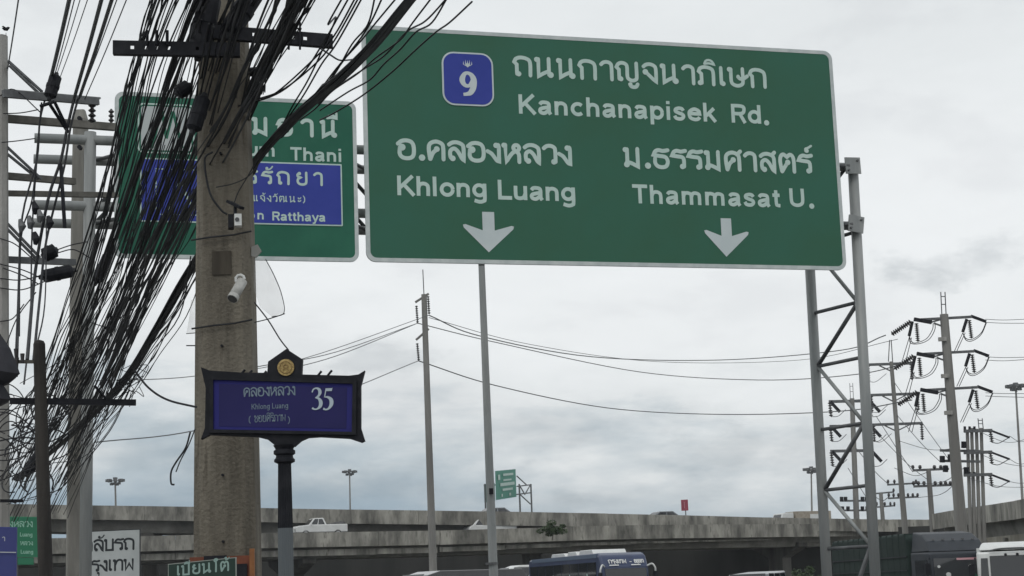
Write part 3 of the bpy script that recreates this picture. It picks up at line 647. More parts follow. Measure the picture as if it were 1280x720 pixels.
# expressway symbol board (white) and the small dashed diagram in the blue inset
a0, b0 = uv2(172, 191); a1, b1 = uv2(243, 131.5)
m = MB(); panel(m, F2, rrect(a0, b0, a1, b1, .07), .001, .009); m.build('symbol_edge', WHT, sg2, True)
m = MB(); panel(m, F2, rrect(a0 + .02, b0 + .02, a1 - .02, b1 - .02, .055), .0095, .011); m.build('symbol_gap', GREEN2, sg2, True)
m = MB(); panel(m, F2, rrect(a0 + .04, b0 + .04, a1 - .04, b1 - .04, .04), .0115, .013); m.build('symbol_panel', mat('pale_grey_sheeting', (.48, .52, .52), .6), sg2, True)
m = MB(); w_ = a1 - a0; h_ = b1 - b0
for (x0, y0, x1, y1) in ((.25, .1, .42, .9), (.42, .9, .5, .3), (.5, .3, .62, .85), (.62, .85, .78, .12)):
    A_ = Vector((a0 + x0 * w_, b0 + y0 * h_)); B_ = Vector((a0 + x1 * w_, b0 + y1 * h_)); d = (B_ - A_).normalized(); n = Vector((-d.y, d.x)) * .018
    m.add([F2(*(A_ + n), .0135 + x0 * .002), F2(*(A_ - n), .0135 + x0 * .002), F2(*(B_ - n), .0135 + x0 * .002), F2(*(B_ + n), .0135 + x0 * .002)], [(0, 1, 2, 3)])
m.build('symbol_mark', GREEN2, sg2, True)
a0, b0 = uv2(195, 268); a1, b1 = uv2(248, 213); m = MB()
nD = 9
for i in range(nD):
    for (x0, y0, x1, y1) in ((i / nD, 0, (i + .6) / nD, 0), (i / nD, 1, (i + .6) / nD, 1), (0, i / nD, 0, (i + .6) / nD)):
        xa, ya, xb_, yb = a0 + x0 * (a1 - a0), b0 + y0 * (b1 - b0), a0 + x1 * (a1 - a0), b0 + y1 * (b1 - b0)
        m.add([F2b(xa - .006, ya - .006, .004), F2b(xb_ + .006, ya - .006, .004), F2b(xb_ + .006, yb + .006, .004), F2b(xa - .006, yb + .006, .004)], [(0, 1, 2, 3)])
m.build('dashed_frame', WHT, sg2, True)
var = MB(); cx, cy = uv2(226, 243)
for s_ in (-1, 1): var_stroke(var, F2b, [(cx + s_ * .02, cy + .16, .012), (cx + s_ * .06, cy, .018), (cx + s_ * .16, cy - .2, .012)], .004 + s_ * .0004)
var.build('route_mark', WHT, sg2, True)
#----------------------------------------------------------------PART3
# ================================================================ main concrete pole
def ground_xy(px, py, Y): p = P(px, py, Y); return Vector((p.x, p.y, 0))
MPY = 11.0
mp_c = P(283, 420, MPY); mpl = thing('utility_pole', 'stout stained square concrete pole in the foreground wrapped in black cables', 'utility pole', (mp_c.x, mp_c.y, 0))
def rect_pole(par, zs, name='pole', m=CONC, ch=.16):
    """zs: (z, width, depth, dx)"""
    mb = MB(); n = 8; vs = []
    for z, wd, dp, dx in zs:
        c = min(wd, dp) * ch; x = wd / 2; y = dp / 2
        for a, b in ((-x + c, -y), (x - c, -y), (x, -y + c), (x, y - c), (x - c, y), (-x + c, y), (-x, y - c), (-x, -y + c)): vs.append((a + dx, b, z))
    k = len(zs); fs = [(i * n + j, i * n + (j + 1) % n, (i + 1) * n + (j + 1) % n, (i + 1) * n + j) for i in range(k - 1) for j in range(n)]
    fs += [tuple(range(n - 1, -1, -1)), tuple((k - 1) * n + j for j in range(n))]
    mb.add(vs, fs); return mb.build(name, m, par)
zq = lambda py, Y=MPY, px=283: P(px, py, Y).z
rect_pole(mpl, [(0, .40, .34, 0), (zq(640), .386, .33, .0), (zq(330), .352, .31, .0), (zq(60), .300, .28, .0), (9.0, .20, .20, -.02)])
wrap = mat('damp_stain', (.07, .062, .05), .9, c2=(.12, .105, .085), scale=7, streak=True)
# bolt holes, and a thin dark plate standing in for a stained recess
for py in (200, 437, 596, 678):
    MB().tube([(0, -.185 - (.0), zq(py)), (0, -.150, zq(py))], .0085, 8).build('bolt_hole', BLKM, mpl)
MB().box((-.0, -.160, (zq(320) + zq(349)) / 2), (.12, .012, zq(320) - zq(349))).build('recess_patch', mat('stained_recess', (.045, .038, .029), .9, c2=(.085, .073, .055), scale=14, streak=True), mpl)
for zz_ in (zq(303), zq(412)):
    MB().tube([( -.19, -.18, zz_ - .015), (-.06, -.182, zz_), (.08, -.181, zz_ + .01), (.195, -.18, zz_ + .03)], .006, 6).build('tie_wire', BLK, mpl)
OR = mat('orange_cloth', (.20, .06, .03), .8, c2=(.11, .035, .022), scale=12)
bd = thing('orange_board', 'orange and black boards strapped round the foot of the foreground pole', 'board', (mp_c.x, mp_c.y - .2, .6))
zt = P(283, 695, 10.75).z
MB().box((mp_c.x + .0, mp_c.y - .21, zt - .55), (.40, .02, 1.1)).build('board', OR, bd, True)
MB().box((mp_c.x + .055, mp_c.y - .222, zt - .60), (.20, .02, 1.1)).build('black_panel', BLKM, bd, True)
MB().box((mp_c.x - .04, mp_c.y - .222, zt - .02), (.14, .02, .05)).build('black_panel', BLKM, bd, True)
MB().box((mp_c.x + .186, mp_c.y - .223, zt - .50), (.03, .02, 1.08)).build('edge_strip', mat('orange_paint', (.30, .12, .035), .6, c2=(.20, .075, .025), scale=9), bd, True)
# crossarms: channel steel with holes shown as short bright-lined bolts
def channel(par, a, b, h, d, m=BLKM, name='crossarm', holes=()):
    a = Vector(a); b = Vector(b); t = (b - a).normalized(); q = Vector((0, 0, 1)); y = Vector((t.y, -t.x, 0))
    L_ = (b - a).length; mb = MB(); us = [0]
    hs = sorted(holes); r = .011
    for x in hs: us += [x - r, x + r]
    us.append(L_)
    for i in range(0, len(us) - 1):
        hole = i % 2 == 1
        for z0, z1 in (((-h / 2, -r), (r, h / 2)) if hole else ((-h / 2, h / 2),)):
            p0 = a + t * us[i]; p1 = a + t * us[i + 1]
            mb.add([p0 + q * z0, p1 + q * z0, p1 + q * z1, p0 + q * z1, p0 + q * z0 + y * .006, p1 + q * z0 + y * .006, p1 + q * z1 + y * .006, p0 + q * z1 + y * .006], [(3, 2, 1, 0), (4, 5, 6, 7), (0, 1, 5, 4), (1, 2, 6, 5), (2, 3, 7, 6), (3, 0, 4, 7)])
    for z in (-h / 2 + .003, h / 2 - .003):
        p0 = a + q * z - y * d; p1 = b + q * z - y * d
        mb.add([p0 + q * s_ + y * k for s_ in (-.003, .003) for k in (0,)] + [p1 + q * s_ for s_ in (-.003, .003)] + [a + q * (z + s_) for s_ in (-.003, .003)] + [b + q * (z + s_) for s_ in (-.003, .003)], [(0, 2, 6, 4), (1, 5, 7, 3), (0, 1, 3, 2), (0, 4, 5, 1), (2, 3, 7, 6)])
    return mb.build(name, m, par, True)
a = P(141, 59, 10.35); b = P(300, 62, 10.42); channel(mpl, a, b, .088, .04, holes=(.12, .20, .277, .345, .52))
a = P(262, 39, 10.45); b = P(416, 51, 10.50); channel(mpl, a, b, .086, .04, holes=(.28, .445, .52, .60))
for px, py, Y in ((361, 38, 10.47), (375, 38, 10.47)): MB().tube([P(px, py - 10, Y), P(px, py + 24, Y)], .007, 6).build('bolt', BLKM, mpl, True)
MB().tube([P(355, 34, 10.46), P(377, 36, 10.46)], .006, 6).build('bolt', BLKM, mpl, True)
for px in (184, 196, 209): MB().tube([P(px, 38, 10.36), P(px, 56, 10.36)], .010, 6).build('bolt', BLKM, mpl, True)
MB().lathe(P(316, 89, 11.1), [(0, .015)], 3) if 0 else None
m = MB().tube([P(312, 90, 11.1), P(322, 90, 11.1), P(328, 88, 11.1), P(333, 88, 11.1), P(341, 88, 11.1)], [.03, .035, .022, .034, .012], 8); m.build('insulator', BLKM, mpl, True)
# splice closures and brackets hanging in the tangle
def closure(px, py, Y, l, r, tilt, label):
    p = P(px, py, Y); t = thing('splice_closure', label, 'cable box', p, 0, None)
    d = Vector((math.sin(tilt), .2, math.cos(tilt))).normalized()
    MB().tube([p - d * l / 2, p - d * l * .42, p + d * l * .42, p + d * l / 2], [r * .6, r, r, r * .6], 12).build('body', BLKM, t, True)
    for s_ in (-1, 1): MB().tube([p + d * l * .47 * s_, p + d * l * .62 * s_], [r * .5, r * .3], 8).build('end_cap', BLK, t, True)
    MB().tube([p - d * .02, p + d * .02], r * 1.08, 12).build('clamp', BLKM, t, True)
    return t
closure(256, 30, 10.5, .42, .075, .15, 'black cable splice closure strapped to the pole above the left crossarm')
closure(248, 142, 10.6, .24, .05, .25, 'fat black cable box hanging left of the pole just under the crossarm')
closure(229, 112, 10.7, .10, .045, .9, 'small black knob shaped splice on the left of the cable knot')
closure(303, 14, 10.5, .36, .07, .5, 'black cable splice closure on the right shoulder of the pole')
closure(62, 316, 19, .16, .08, 1.1, 'stubby black cable box lying on the left crossarm')
closure(72, 342, 19, .34, .075, 1.35, 'long black splice closure in the cable knot at left')
closure(66, 108, 18.5, .28, .07, .2, 'black clamp box on the steel crossarm at upper left')
closure(128, 335, 16, .30, .05, .35, 'dark ribbed cable closure against the green sign edge')
closure(44, 645 - 70, 17, .3, .05, .5, 'dark cable closure beside the short brown pole')
# CCTV cameras
def cctv1():
    p = P(297, 362, 10.65); t = thing('cctv_camera', 'white bullet security camera on the pole pointing down left, the lower of the two', 'security camera', p)
    d = Vector((-.30, -.55, -.78)).normalized(); s = Vector((d.x, d.y, d.z))
    CCW = mat('dull_white_plastic', (.40, .40, .38), .6, c2=(.52, .52, .50), scale=30)
    MB().tube([p - s * .075, p + s * .055], .033, 16).build('body', CCW, t, True, True)
    MB().tube([p + s * .055, p + s * .085], [.035, .035], 16).build('hood', CCW, t, True)
    MB().tube([p + s * .078, p + s * .0865], .031, 16).build('lens_glass', GLASS, t, True)
    q = p - s * .07 + Vector((0, .02, .0)); w_ = P(299, 352, 10.84)
    MB().tube([p - s * .06, P(303, 352, 10.75), w_], .012, 8).build('arm', WPAINT, t, True)
    c = P(300, 349, 10.72); MB().tube([c + Vector((.028 * math.cos(a), 0, .028 * math.sin(a))) for a in [i * .7 for i in range(8)]], .009, 6).build('cable_loop', WPAINT, t, True)
cctv1()
def cctv2():
    p = P(294, 276, 10.62); t = thing('cctv_camera', 'small boxy white security camera on the pole with black bracket, the upper of the two', 'security camera', p)
    MB().box(p + Vector((.018, 0, 0)), (.045, .07, .075), .15).build('body', WPAINT, t, True)
    MB().box(p + Vector((-.028, .01, -.005)), (.035, .08, .085), .15).build('shell', BLKM, t, True)
    MB().bar(P(286, 252, 10.7), P(302, 260, 10.65), .05, .018).build('sunshade', BLKM, t, True)
    MB().tube([P(294, 258, 10.7), P(294, 268, 10.66)], .012, 6).build('arm', BLKM, t, True)
    MB().tube([p + Vector((.018, -.036, .0)), p + Vector((.018, -.04, 0))], .014, 10).build('lens_glass', GLASS, t, True)
cctv2()
p = P(320, 314, 10.9); t = thing('bracket', 'small pale bracket clipped to the right edge of the foreground pole', 'bracket', p)
MB().prism([(-.03, .03), (.01, .045), (.035, -.0), (.0, -.04), (-.03, -.03)], p, (1, 0, 0), (0, 0, 1), (0, .02, 0)).build('plate', mat('pale_plastic', (.30, .30, .28), .6), t, True)
# torn clear film
film = bpy.data.materials.new('clear_film'); film.use_nodes = True
b_ = film.node_tree.nodes['Principled BSDF']; b_.inputs['Base Color'].default_value = (.75, .76, .76, 1); b_.inputs['Alpha'].default_value = .30; b_.inputs['Roughness'].default_value = .25
def sheet(px, label, Y0):
    pts = [P(x, y, Y0 + dy) for x, y, dy in px]; c = sum(pts, Vector()) / len(pts); t = thing('plastic_sheet', label, 'plastic sheet', c)
    n = len(pts); vs = []
    for k in (1, .62, .3): vs += [c + (q - c) * k + Vector((0, .05 * (1 - k) * math.sin(i * 2.1), 0)) for i, q in enumerate(pts)]
    vs.append(c); fs = [(j * n + i, j * n + (i + 1) % n, (j + 1) * n + (i + 1) % n, (j + 1) * n + i) for j in (0, 1) for i in range(n)] + [(2 * n + i, 2 * n + (i + 1) % n, 3 * n) for i in range(n)]
    MB().add(vs, fs).build('film', film, t, True, True)
    return pts, t
pts, t = sheet([(318, 322, 0), (332, 324, .04), (343, 345, 0), (352, 368, .05), (355, 391, 0), (340, 396, .06), (325, 384, 0), (317, 360, .04)], 'torn clear plastic film fluttering from the right side of the pole', 10.95)
MB().tube(catmull(pts[1:6]), .003, 5).build('hem', GREYC, t, True)
pts, t = sheet([(246, 372, 0), (239, 375, .04), (236, 400, 0), (233, 417, .05), (246, 416, 0)], 'scrap of clear plastic film on the left side of the pole', 11.0)
MB().tube([pts[3], pts[4]], .003, 5).build('hem', GREYC, t, True)
MB().tube([P(233, 432, 11), P(250, 432, 10.95)], .004, 5).build('spike', BLKM, mpl, True)
# ================================================================ street name sign 35
SY = 10.0
SXA = Vector((1, -.0, 0)).normalized(); 
so_ = P(354, 512, SY); OS = Vector((so_.x, so_.y, so_.z))
FS = lambda u, v, z=0: OS + Vector((u, -z, v))
def us(px, py):
    d = ray(px, py); k = (OS.y - EYE.y) / d.y; q = EYE + d * k - OS; return q.x, q.z
ssn = thing('street_name_sign', 'ornate black framed blue soi sign numbered 35 with gold emblem on a fluted post', 'street sign', (OS.x, OS.y + .04, 0))
out = [(251, 459), (262, 463), (300, 465.5), (334, 466), (335, 452), (358, 436), (378, 449), (377, 468), (436, 469.5), (448, 468), (456, 463), (451, 482), (451, 535), (456, 551), (452, 553), (437, 548), (400, 546), (385, 547), (376, 551), (368, 558), (344, 557), (334, 549), (322, 546), (262, 543.5), (251, 549), (256, 535), (257, 485)]
poly = [us(*q) for q in out]
mb = MB(); panel(mb, FS, poly[::-1][::1], -.05, .0)
fr = mb.build('frame', BLKM, ssn, True)
for (x, y) in ((303, 464), (312, 465), (330, 466), (399, 466), (412, 465)):
    q = us(x, y); MB().tube([FS(q[0] - .014, q[1] - .018, -.02), FS(q[0] + .012, q[1] + .012, -.02)], .007, 6).build('finial_stub', BLKM, ssn, True)
ip = [us(*q) for q in ((267, 475), (441, 480), (440, 540), (267, 537))]
NAVY = mat('navy_enamel', (.020, .019, .095), .6, c2=(.024, .022, .11), scale=3, spec=.2)
NAVY2 = mat('faded_navy_rim', (.026, .026, .17), .6, spec=.2)
mb = MB(); mb.add([FS(x, z, .0035) for x, z in ip], [(3, 2, 1, 0)]); mb.build('blue_rim', NAVY2, ssn, True)
ip2 = [us(*q) for q in ((274, 480), (434, 484.5), (433, 536), (274, 533))]
mb = MB(); mb.add([FS(x, z, .0055) for x, z in ip2], [(3, 2, 1, 0)]); mb.build('blue_panel', NAVY, ssn, True)
mb = MB(); ro = [us(*q) for q in ((262, 470.5), (446, 475), (445.5, 544), (262, 541))]
ring(mb, FS, ro[::-1], ip[::-1], 0, .02); mb.build('raised_rim', BLKM, ssn, True)
SILV = mat('silver_lettering', (.42, .50, .56), .5); SILV2 = mat('worn_grey_lettering', (.17, .23, .28), .6)
Fs2 = lambda u, v, z=0: FS(u, v, .004 + z)
def st_text(s, x0, y0, x1, hpx, m, t, thai=True):
    u, v = us(x0, y0); u2, _ = us(x1, y0); text_mesh(s, Fs2, u, v, hpx / FPX * SY, u2 - u, t, thai).build('lettering', m, ssn, True)
st_text('คลองหลวง', 304.5, 496.5, 370, 12, SILV2, 1.25)
st_text('Khlong Luang', 314.5, 512, 361, 7, SILV2, 1.0, False)
st_text('(', 311, 529, 314, 8, SILV2, 1.0); st_text('ซอยศิริภาพ', 318, 528, 358, 8.5, SILV2, .9); st_text(')', 360, 529.5, 363, 8, SILV2, 1.0)
# serif 3 and 5, traced as thick-thin strokes
mb = MB(); x0, y0 = us(389, 512.5); k = 27.5 / FPX * SY
T3 = [(.06, .80, .028), (.12, .93, .032), (.25, .985, .035), (.38, .92, .065), (.42, .78, .075), (.36, .64, .05), (.22, .54, .025)]
T3b = [(.20, .555, .02), (.36, .50, .055), (.45, .34, .085), (.42, .15, .075), (.28, .03, .035), (.14, .03, .035), (.055, .085, .05)]
for pts in (T3, T3b): var_stroke(mb, Fs2, [(x0 + x * k, y0 + y * k, w_ * k) for x, y, w_ in pts], .004 if pts is T3 else .0052)
T5 = [(.62, .60, .02), (.78, .585, .05), (.92, .46, .085), (.93, .26, .085), (.82, .08, .05), (.68, .02, .035), (.56, .07, .05)]
x5 = x0 - .0
var_stroke(mb, Fs2, [(x5 + x * k, y0 - .004 + y * k, w_ * k) for x, y, w_ in T5], .004)
mb.add([Fs2(x5 + x * k, y0 - .004 + y * k, .0064) for x, y in ((.60, .57), (.68, .99), (.73, .99), (.66, .62))], [(3, 2, 1, 0)])
mb.add([Fs2(x5 + x * k, y0 - .004 + y * k, .0068) for x, y in ((.665, .86), (.68, .99), (.97, .99), (1.0, 1.03), (.965, .86))], [(4, 3, 2, 1, 0)])
mb.build('numeral', SILV, ssn, True)
GOLD = mat('gold_emblem', (.45, .33, .13), .5, .3, c2=(.33, .23, .09), scale=30, bump=.8, bscale=60)
q = us(357.5, 459.5); mb = MB(); mb.tube([FS(q[0], q[1], 0), FS(q[0], q[1], .012)], 10.6 / FPX * SY, 24); mb.build('emblem', GOLD, ssn, True)
mb = MB(); rr = 7.6 / FPX * SY
mb.tube([FS(q[0] + rr * math.cos(i * math.pi / 10), q[1] + rr * math.sin(i * math.pi / 10), .013) for i in range(21)], .003, 5, False)
for s_ in (-1, 1): mb.tube(catmull([FS(q[0] + s_ * .012 * a, q[1] + b_2, .014) for a, b_2 in ((0, .018), (1.2, .008), (.4, -.004), (1.4, -.016))]), .0035, 5)
mb.build('emblem_relief', mat('gold_relief', (.30, .20, .08), .5, .3), ssn, True)
# post
pc = (OS.x, OS.y + .03); zc = us(354, 556)[1] + OS.z; pz = lambda py: us(354, py)[1] + OS.z
PX_ = SY / FPX
prof = [(pz(556), 14), (pz(561), 11), (pz(563), 13.5), (pz(567), 13.5), (pz(569), 10.5), (pz(572), 11), (pz(574), 13), (pz(577), 13), (pz(579), 9)]
mb = MB(); mb.tube([Vector((pc[0], pc[1], z)) for z, r in prof], [r * PX_ for z, r in prof], 20); mb.build('capital', BLKM, ssn, True)
def fluted(z0, z1, r0, r1, name, m):
    n = 24; vs = []
    for z, r in ((z0, r0), (z1, r1)):
        for j in range(n * 2): a_ = math.pi * j / n; rr_ = r * (1 if j % 2 else .93); vs.append((pc[0] + rr_ * math.cos(a_), pc[1] + rr_ * math.sin(a_), z))
    mb = MB(); mb.add(vs, [(j, (j + 1) % (2 * n), (j + 1) % (2 * n) + 2 * n, j + 2 * n) for j in range(2 * n)] + [tuple(range(2 * n - 1, -1, -1)), tuple(range(2 * n, 4 * n))]); mb.build(name, m, ssn, True)
fluted(pz(660), pz(579), 9.4 * PX_, 8.2 * PX_, 'upper_post', BLKM)
MB().bar(P(262, 40, 10.46), P(262, 40, 10.9), .03, .03).build('standoff', BLKM, mpl, True); MB().bar(P(300, 44, 10.46), P(300, 44, 10.9), .03, .03).build('standoff', BLKM, mpl, True)
fluted(.5, pz(660), 9.6 * PX_, 9.4 * PX_, 'lower_post', mat('grey_post_paint', (.10, .115, .125), .5, c2=(.15, .165, .175), scale=6, streak=True))
mb = MB(); mb.tube([Vector((pc[0], pc[1], z)) for z in (0.13, .4, .42, .52)], [.11, .10, .075, .05], 20); mb.build('plinth', BLKM, ssn, True)
# ================================================================ left side poles
def round_pole(name, label, px0, py0, px1, py1, Y, r0, r1, m, cat='utility pole', group=None, cap=False, n=14, zbot=0):
    top = P(px0, py0, Y); low = P(px1, py1, Y)
    # straight line through both seen points, continued to the ground
    k = (top.z - zbot) / (top.z - low.z); base = top + (low - top) * k
    t = thing(name, label, cat, (base.x, base.y, zbot), 0, group)
    rs = [r1, r0]; pts = [base, top]
    if cap: pts += [top + UP * r0 * .5, top + UP * r0 * .7]; rs += [r0 * .75, r0 * .2]
    MB().tube(pts, rs, n).build('pole', m, t, True, False)
    return t, base, top
lp1, _, _ = round_pole('utility_pole', 'tall pale concrete pole cut by the left picture edge with a bird above it', 1.5, 45, 1, 420, 19, .073, .11, CONC_W, n=8)
lp2 = thing('utility_pole', 'concrete pole with rounded brownish top behind the white steel gantry leg', 'utility pole', P(98, 400, 21.9).xy.to_3d())
c_ = P(98, 400, 21.9); rect_pole(lp2, [(0, .21, .2, -.02), (P(98, 400, 21.9).z, .20, .19, -.0), (P(99, 150, 21.9).z, .175, .17, .01), (P(99, 138, 21.9).z, .11, .1, .01)], m=mat('aged_concrete', (.17, .165, .15), .9, c2=(.32, .31, .285), scale=3, streak=True))
for py in (148, 184): q = P(99.5, py, 21.7); MB().tube([q + Vector((0, .05, 0)), q + Vector((0, -.02, 0))], .03, 8).build('bolt_hole', BLKM, lp2, True)
lp3, _, _ = round_pole('utility_pole', 'short dark brown timber pole with rounded top among the hanging cables', 49, 430, 57, 720, 14.5, .050, .072, WOOD, cap=True)
# the bird
bp = P(7.5, 36, 19); t = thing('bird', 'tiny dark bird perched on the spike above the leftmost pole', 'bird', bp)
MB().tube([bp + Vector((-.045, 0, .01)), bp + Vector((-.02, 0, 0)), bp + Vector((.01, 0, -.005)), bp + Vector((.03, 0, .012)), bp + Vector((.045, 0, .012))], [.005, .02, .022, .014, .003], 8).build('body', BLKM, t, True)
MB().add([bp + Vector(v) for v in ((-.01, .0, .008), (.015, 0, .006), (-.02, -.05, .022), (-.02, .05, .022), (-.045, -.02, .02))], [(0, 1, 2), (0, 3, 1), (0, 2, 4)]).build('wing', BLKM, t, True)
MB().tube([P(7.5, 41, 19), P(7.5, 47, 19)], .004, 5).build('spike', GREYC, lp1, True)
# crossarms spanning left pole -> gantry leg zone
def arm(par, a, b, h, w_, m, name='crossarm'): return MB().bar(a, b, w_, h).build(name, m, par, True)
arm(lp1, P(4, 117, 18.8), P(123, 127, 19.6), .085, .05, GALV_D); arm(lp1, P(4, 113, 18.9), P(124, 123.5, 19.7), .02, .08, GALV)
arm(lp1, P(4, 148, 19.2), P(144, 159, 20.4), .085, .08, mat('grimy_crossarm', (.12, .115, .10), .85, c2=(.2, .19, .17), scale=6))
arm(lp1, P(-4, 219, 19.1), P(93, 227, 19.9), .075, .07, MATS['grimy_crossarm'])
arm(lp1, P(-4, 241.5, 19.2), P(146, 244, 20.4), .06, .07, MATS['grimy_crossarm'])
arm(lp1, P(-4, 324, 19.1), P(93, 328, 19.9), .07, .07, GALV_D)
for a, b in (((10, 76, 18.9), (53, 115, 19.3)), ((12, 82, 18.9), (50, 118, 19.3)), ((7, 182, 19), (52, 224, 19.3)), ((6, 190, 19), (48, 224, 19.3)), ((5, 275, 19), (50, 322, 19.3)), ((6, 283, 19), (46, 324, 19.3))):
    MB().bar(P(*a), P(*b), .02, .028).build('strut', GALV_D, lp1, True)
for a, b in (((62, 130, 19), (85, 165, 19.4)), ((50, 133, 19), (68, 127, 19)), ((68, 127, 19), (84, 160, 19.2))): MB().tube([P(*a), P(*b)], .02, 8).build('bracket', BLKM, lp1, True)
def insul(par, p, h, r, n=4, m=INS):
    pr = []; 
    for i in range(n): z = h * i / n; pr += [(z, r * .45), (z + h * .3 / n, r), (z + h * .45 / n, r), (z + h * .8 / n, r * .45)]
    pr.append((h, r * .3)); MB().lathe(p, pr, 8).build('insulator', m, par, True)
for px, py, Y, h, r in ((115, 153, 19.6, .24, .045), (139, 158, 20.4, .22, .035)): insul(lp1, P(px, py, Y), h, r)
for i, (px, py) in enumerate(((42, 252), (48, 262), (60, 270), (36, 270), (43, 290), (25, 274))):
    MB().tube([P(px, py, 18.6), P(px + 3, py + 9, 18.6), P(px + 1, py + 16, 18.6)], [.02, .045, .02], 7).build('cable_clamp', GALV_D if i % 2 else BLKM, lp1, True)
MB().bar(P(76, 205, 19), P(81, 285, 19), .035, .035).build('hanger', BLKM, lp1, True)
# lower crossarms on brown pole
channel(lp3, P(12, 501, 14.4), P(170, 503, 14.8), .052, .03); channel(lp3, P(20, 452, 14.4), P(46, 452, 14.5), .028, .02, m=MATS['grimy_crossarm'])
MB().bar(P(118, 482, 14.6), P(133, 499, 14.7), .016, .016).build('strut', BLKM, lp3, True)
channel(lp3, P(0, 626, 14.4), P(29, 626, 14.5), .025, .02)
for px, py in ((21, 447), (28, 442), (20, 436)): MB().tube([P(px, py, 14.4), P(px, py + 12, 14.4)], [.02, .012], 6).build('insulator', INS, lp3, True)
# awning / folded market umbrella at left edge
t = thing('parasol', 'folded dark market parasol poking in at the left picture edge', 'parasol', P(-30, 500, 6).xy.to_3d())
CL = mat('dark_canvas', (.015, .016, .022), .85, c2=(.03, .03, .04), scale=5)
cxy = P(-30, 480, 6); zt_, zb_ = P(-8, 405, 6).z, P(-8, 512, 6).z
prof = [(P(0, y, 6).z, (P(x, y, 6).x - cxy.x)) for x, y in ((-20, 396), (0, 417), (13, 436), (21, 456), (25, 468), (14, 477), (4, 481), (11, 492), (14, 500), (4, 505), (-6, 508))]
vs = []; n = 16
for z, r in prof:
    for j in range(n): a_ = 2 * math.pi * j / n; rr_ = max(r, .01) * (1 if j % 2 == 0 else .9); vs.append((cxy.x + rr_ * math.cos(a_), cxy.y + rr_ * math.sin(a_), z))
MB().add(vs, [(i * n + j, i * n + (j + 1) % n, (i + 1) * n + (j + 1) % n, (i + 1) * n + j) for i in range(len(prof) - 1) for j in range(n)]).build('canopy', CL, t, True)
MB().tube([(cxy.x, cxy.y, 0), (cxy.x, cxy.y, prof[0][0] + .1)], .02, 8).build('mast', GALV_D, t, True)
#----------------------------------------------------------------PART4
# ================================================================ tall lamp pole behind the big sign
t, base, top = round_pole('street_lamp', 'tall slender grey lamp pole rising behind the big green sign', 602, 333, 617, 720, 30, .058, .088, GALV, 'street lamp', n=12)
top2 = P(595, 215, 30); MB().tube([top, P(597.5, 260, 30), P(597, 215, 30)], [.058, .05, .045], 12).build('pole', GALV, t, True, True)
MB().tube([P(597, 215, 30), P(603, 190, 30), P(625, 178, 30)], [.04, .035, .03], 8).build('arm', GALV, t, True, True)
MB().tube([P(622, 180, 30), P(632, 178, 30), P(650, 176, 30)], [.05, .10, .06], 10).build('luminaire', ALU, t, True, True)
MB().tube([P(614.6, 703, 30), P(614.8, 706, 30)], .11, 12).build('collar', GALV_D, t, True)
MB().box(P(614, 614, 29.9), (.07, .05, .10)).build('tag_plate', BLKM, t, True)
# ================================================================ transmission pole left of the lamp pole
def beads(par, a, b, n, r, name='insulator'):
    a = Vector(a); b = Vector(b); pts = []; rs = []
    for i in range(n):
        for f_, k in ((0, .35), (.25, 1), (.5, 1), (.75, .35)): pts.append(a.lerp(b, (i + f_) / n)); rs.append(r * k)
    MB().tube(pts + [b], rs + [r * .3], 6).build(name, INS, par, True)
tp, base, top = round_pole('transmission_pole', 'slim concrete transmission pole standing left of the tall lamp pole', 530, 368, 541.5, 712, 100, .16, .235, CONC_F, 'power pole')
MB().tube([P(528.5, 337, 100), P(530, 370, 100)], .03, 5).build('spike', GALV_D, tp, True)
for a, b in (((519, 378), (536, 367)), ((520, 425), (536, 411))): MB().bar(P(*a, 100), P(*b, 100), .10, .12).build('crossarm', CONC_F, tp, True)
for a, b in (((520.5, 382), (522, 404)), ((535, 370), (536.5, 393)), ((521.5, 429), (523.5, 451))): beads(tp, P(*a, 100), P(*b, 100), 8, .085)
